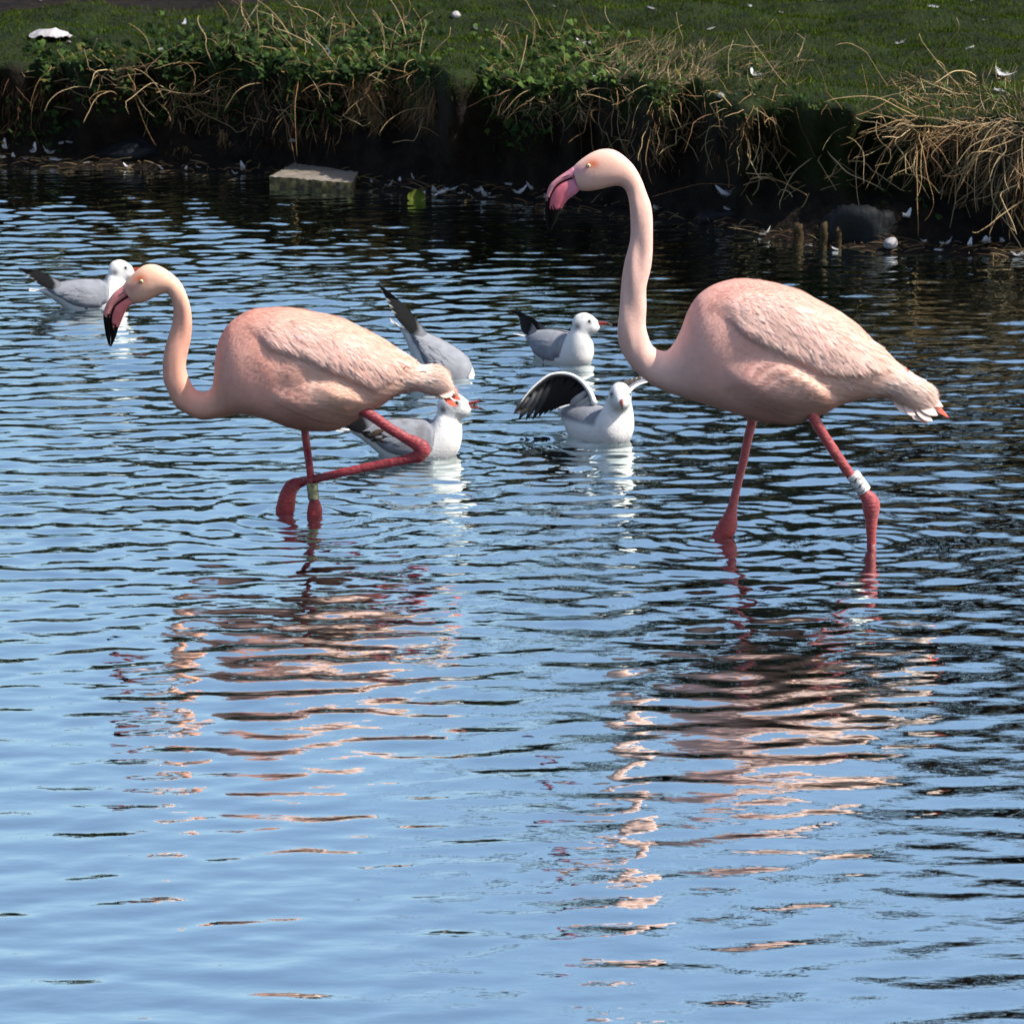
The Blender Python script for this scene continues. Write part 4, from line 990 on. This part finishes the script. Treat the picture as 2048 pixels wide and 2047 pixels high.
build_flamingo(dict(Y=LF_Y, seed=202, base_px=(600, 1032), label='stooping salmon pink flamingo lifting one bent leg, brassy ring on the other', pairs=lp, u_neck=.52,
    wing_hard=px_poly(Z4, [(560, 270), (620, 300), (690, 362), (800, 395), (880, 418), (960, 452), (1040, 492), (1120, 522), (1210, 560), (1300, 600), (1400, 560), (1500, 490), (1590, 445)]),
    wing_soft=px_poly(Z4, [(1590, 445), (1530, 395), (1430, 320), (1300, 250), (1150, 180), (1000, 135), (830, 110), (680, 112), (580, 150), (520, 210), (560, 270)]),
    thigh_hard=px_poly(Z4, [(900, 515), (1050, 525), (1180, 560), (1270, 612), (1315, 655), (1300, 710)]),
    thigh_soft=px_poly(Z4, [(1300, 710), (1180, 790), (1000, 836), (820, 790), (700, 690), (700, 600), (780, 540), (900, 515)]),
    flow=(.72, .69), wx=(490, 830), eye=(Z3[0] + 662 * Z3[2], Z3[1] + 402 * Z3[2]), eye_patch=(Z3[0] + 640 * Z3[2], Z3[1] + 370 * Z3[2]), lore=(Z3[0] + 520 * Z3[2], Z3[1] + 490 * Z3[2]), lore_col=(.70, .30, .26),
    colors=[(.85, .50, .36), (.82, .42, .31), (.80, .42, .34), (.82, .54, .43), (.86, .60, .52), (.87, .65, .55)], n_feathers=300, n_flank=420, n_barbs=90000,
    bill_up=pairs_px(Z3, [(560, 556, 440, 440, 1.5), (500, 592, 380, 490, 1.45), (435, 630, 320, 538, 1.4), (370, 675, 262, 608, 1.3), (315, 728, 208, 698, 1.15), (284, 800, 178, 790, 1.0), (272, 880, 170, 860, .9), (274, 960, 180, 950, .8), (272, 1060, 198, 1070, .65), (266, 1150, 225, 1175, .5), (266, 1240, 252, 1238, .25)]),
    bill_low=pairs_px(Z3, [(580, 690, 580, 570, 1.5), (530, 705, 510, 600, 1.7), (490, 740, 442, 638, 1.75), (458, 792, 378, 683, 1.75), (430, 850, 323, 736, 1.7), (408, 910, 292, 806, 1.5), (385, 965, 280, 884, 1.3), (362, 1015, 282, 964, 1.1), (342, 1090, 279, 1064, .85), (312, 1170, 273, 1154, .6), (276, 1240, 268, 1236, .3)]),
    bill_colour=bill_colour_left, nostril=conv(Z3, [(355, 600), (385, 575), (415, 555), (445, 545)]),
    tail=[(Z4[0]+a*Z4[2], Z4[1]+b*Z4[2], Z4[0]+c*Z4[2], Z4[1]+d*Z4[2], w, y_, col) for a, b, c, d, w, y_, col in
          [(1700, 500, 1800, 560, 24, .01, wht), (1690, 520, 1812, 612, 24, -.02, wht), (1680, 560, 1800, 625, 22, -.03, wht), (1740, 545, 1850, 652, 15, .01, red), (1720, 590, 1828, 690, 13, -.01, red), (1660, 470, 1770, 515, 22, .02, wht), (1490, 430, 1520, 458, 10, -.075, red), (1660, 580, 1770, 628, 20, -.02, wht)]],
    legs=[dict(z=Z4, pts=[(912, 780, 28, LF_Y + .05), (922, 850, 26, LF_Y + .05), (935, 950, 26, LF_Y + .05), (948, 1050, 25, ys_), (957, 1120, 25, ys_), (968, 1180, 26, ys_), (975, 1240, 30, ys_), (979, 1290, 42, ys_), (977, 1330, 46, ys_), (968, 1370, 38, ys_)], foot=(on_z(620, 1033)[0], ys_),
               band=(963, 1143, 973, 1243, 35, ys_, 'band_metal', [(.12, -.2, 1.2, .0), (.45, .5, 1.3, .05)])),
          dict(z=Z4, pts=[(1180, 665, 42, LFN), (1250, 705, 36, LFN), (1330, 755, 36, LFN), (1430, 825, 35, LFN), (1520, 880, 35, LFN), (1582, 912, 42, LFN), (1617, 945, 50, LFN), (1598, 982, 44, LFN), (1530, 1004, 33, LFN), (1430, 1025, 30, LFN), (1280, 1055, 29, LFN), (1120, 1090, 28, LFN), (990, 1120, 29, (LFN + yn) / 2), (900, 1140, 34, yn), (848, 1165, 44, yn), (824, 1205, 48, yn), (812, 1255, 53, yn), (803, 1305, 56, yn), (792, 1360, 45, yn)], foot=(on_z(560, 1027)[0], yn))],
    leg_col=(.26, .032, .042), joint_col=(.40, .035, .025)))
# ------------------------------------------------------------------ black-headed gulls in winter plumage
GREY = np.array([.23, .245, .275]); WHT = np.array([.80, .80, .79]); BLK = np.array([.010, .010, .011]); BRN = np.array([.05, .035, .025])
M['gullbill'] = mat_plain('dull red bill', (.20, .025, .015), (.34, .05, .025), 40, .4, .5, 0)
M['billtip'] = mat_plain('dark bill tip', (.012, .006, .005), (.03, .012, .010), 40, .4, .5, 0)
M['eyeblack'] = mat_plain('black eye', (.004, .004, .004), (.008, .007, .006), 40, .12, .6, 0)
def feather_strip(p0, p1, W, up, bow=0.0, n_=8, tip=.5, thick=.0006):
    p0 = np.asarray(p0, float); p1 = np.asarray(p1, float); ax = p1 - p0; L = np.linalg.norm(ax); t = np.linspace(0, 1, n_)
    up = np.asarray(up, float); sd_ = np.cross(ax / L, up); sd_ /= np.linalg.norm(sd_); nn = np.cross(sd_, ax / L)
    sp = p0 + ax * t[:, None] + nn * (bow * np.sin(t * np.pi))[:, None]
    w = W * np.minimum(.45 + 1.4 * t, 1) * np.clip(1 - np.maximum(0, (t - tip) / (1 - tip)) ** 1.9, .03, 1)
    V = np.stack([sp - sd_ * w[:, None] * .5 - nn * W * .07, sp, sp + sd_ * w[:, None] * .5 - nn * W * .07], 1).reshape(-1, 3)
    f = grid_faces(n_, 3, wrap=False); k = len(V)
    return np.vstack([V, V - nn * thick]), [f, f[:, ::-1] + k], np.tile(np.repeat(t, 3), 2)
GROWS = [  # top x,z, bottom x,z, half width, head weight
 (-.165, .070, -.165, .062, .016, 0), (-.135, .080, -.135, .045, .032, 0), (-.09, .088, -.09, .010, .054, 0), (-.05, .095, -.05, -.03, .070, 0), (0, .098, 0, -.05, .078, 0), (.045, .096, .06, -.05, .076, 0), (.072, .102, .113, -.03, .068, 0),
 (.082, .116, .146, .010, .060, .05), (.088, .132, .156, .055, .051, .25), (.089, .148, .156, .092, .043, .6), (.088, .166, .154, .118, .037, .9), (.092, .186, .158, .130, .0355, 1), (.108, .203, .165, .134, .034, 1), (.134, .208, .172, .137, .0305, 1), (.157, .199, .180, .144, .0235, 1), (.176, .183, .187, .156, .012, 1)]
def gull(label, loc, yaw, pitch=0.0, head_yaw=0.0, head_pitch=0.0, neck=0.0, scale=1.0, wings='folded', bill_open=0.0, wing_lift=0.0, rows=None, prim=1.0, brown=0.0, seed=1, spread_px=None, mask=1.0):
    r = np.random.default_rng(seed)
    root = empty('gull', loc); root.rotation_euler = Matrix.Rotation(yaw, 4, 'Z').to_euler() if not pitch else (Matrix.Rotation(yaw, 4, 'Z') @ Matrix.Rotation(pitch, 4, 'Y')).to_euler()
    root.scale = (scale,) * 3
    tag(root, label, 'gull', 'gulls on the pond')
    A = np.array([(b0, b1, a0, a1, w, hw) for a0, a1, b0, b1, w, hw in (rows or GROWS)])
    A[:, 1] += neck * A[:, 5]; A[:, 3] += neck * A[:, 5]; 
    A = resample(A, 120); G, N, T, cen = loft(A[:, :5], 0.0, 48, 2.1)
    hw = np.clip(A[:, 5], 0, 1)
    piv = np.array([.125, 0, .155 + neck])
    def hd(P, w=1.0):
        P = np.array(P, float); w = np.broadcast_to(np.asarray(w, float), P.shape[:-1])
        q = P - piv
        a = head_pitch * w; c, s = np.cos(a), np.sin(a); x = q[..., 0] * c + q[..., 2] * s; z = -q[..., 0] * s + q[..., 2] * c
        b = head_yaw * w; c, s = np.cos(b), np.sin(b); X_ = x * c - q[..., 1] * s; Y_ = x * s + q[..., 1] * c
        return np.stack([X_, Y_, z], -1) + piv
    side = sstep(.008, .02, np.abs(G[..., 1]))
    PXL = np.stack([G[..., 0], G[..., 2]], -1)
    hard = [(.088, .060), (.080, .030), (.05, .012), (0.0, .006), (-.05, .022), (-.10, .052), (-.145, .072)]
    soft = [(-.145, .072), (-.10, .100), (0, .11), (.06, .105), (.088, .085), (.088, .060)]
    wg = shell(PXL, hard, soft, .0085, .006, .012) * (1 if wings == 'folded' else 0)
    # colour: white with the grey mantle, winter head smudges
    C = np.ones(G.shape) * WHT
    back = sstep(.045, .06, G[..., 2]) * sstep(.095, .070, G[..., 0]) * sstep(-.13, -.10, G[..., 0])
    C = C * (1 - back[..., None]) + GREY * back[..., None]
    for sy_ in (-1, 1):
        e = np.exp(-(((G - np.array([.112, sy_ * .033, .166 + neck])) / np.array([.011, .04, .013])) ** 2).sum(-1)) * (np.abs(G[..., 1]) > .012) * (G[..., 1] * sy_ > 0)
        C = C * (1 - (.85 * e * mask)[..., None]) + np.array([.05, .05, .055]) * (.85 * e * mask)[..., None]
        e = np.exp(-(((G - np.array([.125, sy_ * .02, .200 + neck])) / np.array([.008, .03, .010])) ** 2).sum(-1)) * (np.abs(G[..., 1]) > .006)
        C = C * (1 - (.40 * e * mask)[..., None]) + np.array([.12, .12, .13]) * (.40 * e * mask)[..., None]
    for sy_ in (-1, 1):
        e = np.exp(-(((G - np.array([.152, sy_ * .0245, .180 + neck])) / np.array([.0100, .04, .0105])) ** 2).sum(-1)) * (G[..., 1] * sy_ > .008)
        C = C * (1 - (.85 * e)[..., None]) + np.array([.04, .04, .045]) * (.85 * e)[..., None]
    Gh = hd(G, hw[:, None] * np.ones((1, 48))); ch = hd(cen, hw)
    V, F = capped(Gh, ch)
    body = put('body', make_mesh('body', V, F, np.vstack([C.reshape(-1, 3), C[0, 0], C[-1, 0]])), M['gull'], root)
    # short soft feathers
    k = 9000; ar = np.linalg.norm(np.cross(np.gradient(Gh, axis=0), np.roll(Gh, -1, 1) - np.roll(Gh, 1, 1)), axis=2).ravel()
    pk_ = r.choice(len(ar), k, p=ar / ar.sum()); I, J = pk_ // 48, pk_ % 48
    Nh = np.cross(np.gradient(Gh, axis=0), np.roll(Gh, -1, 1) - np.roll(Gh, 1, 1)); Nh /= np.maximum(np.linalg.norm(Nh, axis=2)[..., None], 1e-9)
    if (Nh * (Gh - ch[:, None])).sum() < 0: Nh = -Nh
    n_ = Nh[I, J]; fl = -np.gradient(Gh, axis=0)[I, J]; fl /= np.maximum(np.linalg.norm(fl, axis=1)[:, None], 1e-9)
    D = fl + n_ * r.uniform(.03, .16, k)[:, None] + np.cross(fl, n_) * r.normal(0, .15, k)[:, None]; D /= np.linalg.norm(D, axis=1)[:, None]
    P = Gh[I, J] + r.normal(0, .0015, (k, 3)) * (1 - np.abs(n_))
    Vb, Fb, Cb = blades('b', P - n_ * .0008, n_, D, r.uniform(.005, .011, k), r.uniform(.0008, .0016, k), C[I, J] * r.uniform(.92, 1.05, k)[:, None], .4)
    tag(put('plumage', make_mesh('plumage', Vb, Fb, Cb), M['gull'], body), kind='stuff')
    # tail
    for i, a in enumerate(np.linspace(-.32, .32, 5)):
        V, F, t = feather_strip((-.12, a * .03, .062), (-.205, -.105 * a * .9, .072), .022, (0, 0, 1))
        put('tail_feather', make_mesh('tail_feather', V, F, WHT * np.ones((len(V), 1))), M['gull'], root)
    # bill
    bz = .170 + neck
    for nm, ang_ in (('upper_bill', -bill_open * .5), ('lower_bill', bill_open * .5)):
        up_ = nm == 'upper_bill'
        c, s = math.cos(ang_), math.sin(ang_); st = np.array([.176, 0, bz + (.002 if up_ else -.003)])
        loc_ = [np.array([0, 0, 0]), np.array([.018, 0, .0012 if up_ else -.0006]), np.array([.040, 0, -.001 if up_ else -.0006]), np.array([.055, 0, -.0065 if up_ else -.0035])]
        pts = [st + np.array([q[0] * c + q[2] * s, 0, -q[0] * s + q[2] * c]) for q in loc_]
        V, F = tube(hd(np.array(pts)), [(.0055, .0055), (.0042, .0038), (.0030, .0026), (.0006, .0006)] if up_ else [(.004, .005), (.0032, .0034), (.0022, .0022), (.0006, .0006)], 20, 12)
        bl = put(nm, make_mesh(nm, V, F), M['gullbill'], root)
        pts = [pts[2] * .75 + pts[1] * .25, pts[2], pts[3]]
        V, F = tube(hd(np.array(pts)), [.0031, .0033, .0008], 12, 10); put('bill_tip', make_mesh('bill_tip', V, F), M['billtip'], bl)
    # eyes
    for sy_ in (-1, 1):
        V, F = sphere(hd(np.array([.1500, sy_ * .0258, .181 + neck])), .0058, 8, 12); put('eye', make_mesh('eye', V, F), M['eyeblack'], root)
    # legs tucked below the water
    if wings == 'folded':
        Fq = grid_faces(120, 48); Gw = (Gh + Nh * (wg * 1.0 - .0006)[..., None]); CWg = GREY * (1 + .06 * Noise(seed + 5, 3, .03)(G))[..., None]
        if brown:
            bm = (sstep(.2, .9, Noise(seed + 9, 3, .035)(G)) * brown)[..., None]; CWg = CWg * (1 - bm) + np.array([.10, .075, .055]) * bm
        for sy_ in (-1, 1):
            sel = (wg.ravel()[Fq] > .0001).any(1) & (G[..., 1].ravel()[Fq] * sy_ > 0).all(1); f = Fq[sel]; idx, inv = np.unique(f, return_inverse=True)
            wo = put('wing', make_mesh('wing', Gw.reshape(-1, 3)[idx], inv.reshape(f.shape), CWg.reshape(-1, 3)[idx]), M['gull'], root)
            # tertials and coverts
            wb = BVHTree.FromPolygons([tuple(p) for p in Gw.reshape(-1, 3)], [tuple(int(q) for q in ff) for ff in f])
            for i in range(26):
                x0_ = .045 - .012 * (i // 2); z0_ = (.082 if i % 2 else .058) + r.normal(0, .006)
                q_ = wb.find_nearest(Vector((x0_, sy_ * .08, z0_)))[0]; fbag = Bag()
                col = GREY * r.uniform(.80, 1.12)
                if brown and i > 9: col = GREY * 1.0 if r.uniform() < .45 else BRN * r.uniform(.6, 1.6)
                card(wb, np.array(q_), (-1, 0, r.uniform(-.12, .10)), r.uniform(.045, .065), r.uniform(.014, .020), r.uniform(.0015, .004), col, fbag, base=.0004)
                put('covert_feather', fbag.mesh('covert_feather'), M['gull'], wo)
            for i in range(5):
                p0 = np.array([-.09, sy_ * (.044 - .004 * i), .074 + .003 * i + wing_lift * .5]); p1 = np.array([-.09 + (-.095 - .014 * i) * prim, sy_ * (.020 - .009 * i), .086 + .010 * i + wing_lift * (1.6 + .12 * i)])
                V, F, t = feather_strip(p0, p1, .029, (0, sy_ * .95, .3), .006, tip=.40); Cf = np.ones((len(V), 1)) * BLK
                Cf = np.where((t < .25)[:, None], GREY * .8, Cf)
                if i < 4: Cf = np.where((t > .93)[:, None], WHT * .7, Cf)
                put('primary_feather', make_mesh('primary_feather', V, F, Cf), M['gull'], wo)
    else:
        bpy.context.view_layer.update()
        Mi = np.array(root.matrix_world.inverted())
        Z5 = (1000, 580, 320 / 1817)
        for wdef in spread_px:
            nS = 40
            lead = spline(wdef['lead'], nS); trail = spline(wdef['trail'], nS)
            Yw = loc[1]
            def w2l(p): return Mi[:3, :3] @ p + Mi[:3, 3]
            def at(q, dy): return np.array(on_y(Z5[0] + q[0] * Z5[2], Z5[1] + q[1] * Z5[2], Yw + dy))
            s = np.linspace(0, 1, nS); depth = wdef['depth'](s)
            Lw = np.array([at(lead[i], depth[i]) for i in range(nS)]); Tw = np.array([at(trail[i], depth[i] + wdef['chord_dy']) for i in range(nS)])
            nc = 14; c = np.linspace(0, wdef['cover'], nc)
            g = Lw[:, None] + (Tw - Lw)[:, None] * c[None, :, None]
            g[..., 1] += .022 * np.sin(np.pi * c / max(wdef['cover'], .1) * .8)[None]
            g = g @ Mi[:3, :3].T + Mi[:3, 3]
            Cw = wdef['colour'](s[:, None] * np.ones((1, nc)), c[None] * np.ones((nS, 1)))
            top = g + (Mi[:3, :3] @ np.array([0, .006, .002]))
            f = grid_faces(nS, nc, wrap=False); k = nS * nc
            wo = put('wing', make_mesh('wing', np.vstack([g.reshape(-1, 3), top.reshape(-1, 3)]), [f, f[:, ::-1] + k], np.vstack([Cw.reshape(-1, 3), np.ones((k, 3)) * GREY])), M['gull'], root)
            V, F = tube(np.array([w2l(p + np.array([0, .003, -.001])) for p in Lw[::4]]), np.linspace(.009, .0015, len(Lw[::4])), 40, 8, flat=(.3, .2, .9))
            put('wing_edge', make_mesh('wing_edge', V, F, np.ones((len(V), 1)) * WHT), M['gull'], wo)
            for (s0, c0, tipq, W, col, streak) in wdef['feathers']:
                i = int(s0 * (nS - 1)); p0 = Lw[i] + (Tw[i] - Lw[i]) * c0; p1 = at(tipq, depth[i] + wdef['chord_dy'])
                up_ = np.array([0, -1.0, 0])
                V, F, t = feather_strip(p0 + np.array([0, .004, 0]), p1, W, up_, .008, n_=10, tip=.6)
                V = V @ Mi[:3, :3].T + Mi[:3, 3]
                Cf = np.ones((len(V), 1)) * np.array(col)
                if streak:
                    cen_ = np.tile(np.array([1.0, .5, 0]), len(V) // 3); Cf = np.where(((t > .2) & (t < .80) & (cen_ < .6))[:, None], WHT * streak, Cf)
                put('flight_feather', make_mesh('flight_feather', V, F, Cf), M['gull'], wo)
    return root

DIP = GROWS[:5] + [(.052, .094, .056, -.05, .076, 0), (.092, .078, .066, -.055, .067, 0), (.120, .046, .074, -.060, .057, 0), (.134, .004, .082, -.062, .046, 0), (.138, -.036, .088, -.074, .038, 0), (.140, -.070, .085, -.100, .034, 0), (.130, -.104, .090, -.115, .020, 0)]
def wpos(px, py): 
    p = on_z(px, py); return (float(p[0]), float(p[1]), 0.0)
# beside the stooping flamingo's bill
gull('grey and white gull floating behind the head of the stooping flamingo', wpos(170, 614), rad(10), neck=-.035, seed=1, scale=1.03, wing_lift=.012)
gull('white gull dipping its head under water, black wingtips pointing up', wpos(868, 748), rad(4), pitch=rad(33), neck=-.27, rows=DIP, seed=2, scale=1.12, wing_lift=.008, prim=1.35)
gull('alert white gull floating upright, its dark red bill closed', wpos(1117, 718), rad(-48), head_yaw=rad(44), neck=-.026, seed=3, scale=.98, wing_lift=.012)
gull('white gull holding a dark morsel in its open red bill', wpos(815, 908), rad(-6), head_yaw=rad(-4), head_pitch=rad(-4), neck=-.026, seed=5, scale=1.06, bill_open=.42, brown=.35)
dk = lambda s, c: np.where((c > .12)[..., None], np.array([.030, .028, .027]), np.array([.16, .155, .15])) * (1 - sstep(.30, .02, s)[..., None]) + np.array([.55, .55, .55]) * sstep(.30, .02, s)[..., None]
wt = lambda s, c: np.ones(s.shape + (1,)) * WHT * .95
primaries = []
tips = [(155, 1410), (208, 1475), (292, 1482), (370, 1476), (438, 1448), (500, 1415), (560, 1388), (620, 1358), (680, 1325), (735, 1298), (790, 1320), (830, 1400), (865, 1470)]
for i, q in enumerate(tips):
    s0 = .80 - .062 * i; primaries.append((max(s0, .06), .16, q, .020 if i < 5 else .026, (.012, .012, .013) if i < 10 else (.45, .45, .45), (.5, .4, .2, .08)[i] if i < 4 else 0))
primaries = primaries[::-1]
g4 = wpos(1188, 872)
gull('white gull with both wings half spread beside the tall flamingo', g4, rad(-52), head_yaw=rad(-34), head_pitch=rad(14), neck=-.018, seed=4, scale=1.0, wings='spread', mask=.5, spread_px=[
    dict(lead=[(1075, 1290), (1040, 1190), (985, 1100), (915, 1025), (820, 965), (700, 942), (580, 955), (460, 1030), (340, 1140), (250, 1250), (170, 1385)],
         trail=[(880, 1490), (860, 1430), (835, 1370), (800, 1320), (760, 1295), (720, 1300), (650, 1330), (540, 1390), (430, 1440), (300, 1470), (165, 1405)],
         depth=lambda s: -.01 + .05 * np.sin(s * np.pi) , chord_dy=.03, cover=.62, colour=dk, feathers=primaries),
    dict(lead=[(1380, 1230), (1430, 1180), (1490, 1125), (1560, 1075), (1680, 1040), (1800, 1030)], trail=[(1390, 1120), (1430, 1050), (1500, 1015), (1580, 998), (1700, 1000), (1800, 1020)],
         depth=lambda s: .02 + .10 * s, chord_dy=.08, cover=.9, colour=wt, feathers=[(.15 + .14 * i, .6, (1440 + 52 * i, 1015 - 8 * i + (i > 3) * 12), .018, (.05, .045, .042), 0) for i in range(6)])])

M['morsel'] = mat_plain('dark morsel', (.012, .006, .005), (.04, .018, .012), 60, .4, .4, .5)
p = on_y(950, 813, wpos(815, 908)[1]); V, F = sphere((0, 0, 0), .0065, 10, 14, (1.1, 1, 1.2)); V = V + Noise(3, 3, .008)(V)[:, None] * .0012
tag(put('food_morsel', make_mesh('food_morsel', V, [q[:, ::-1] for q in F]), M['morsel'], None, p), 'small dark morsel held in the open red bill of a gull', 'food')
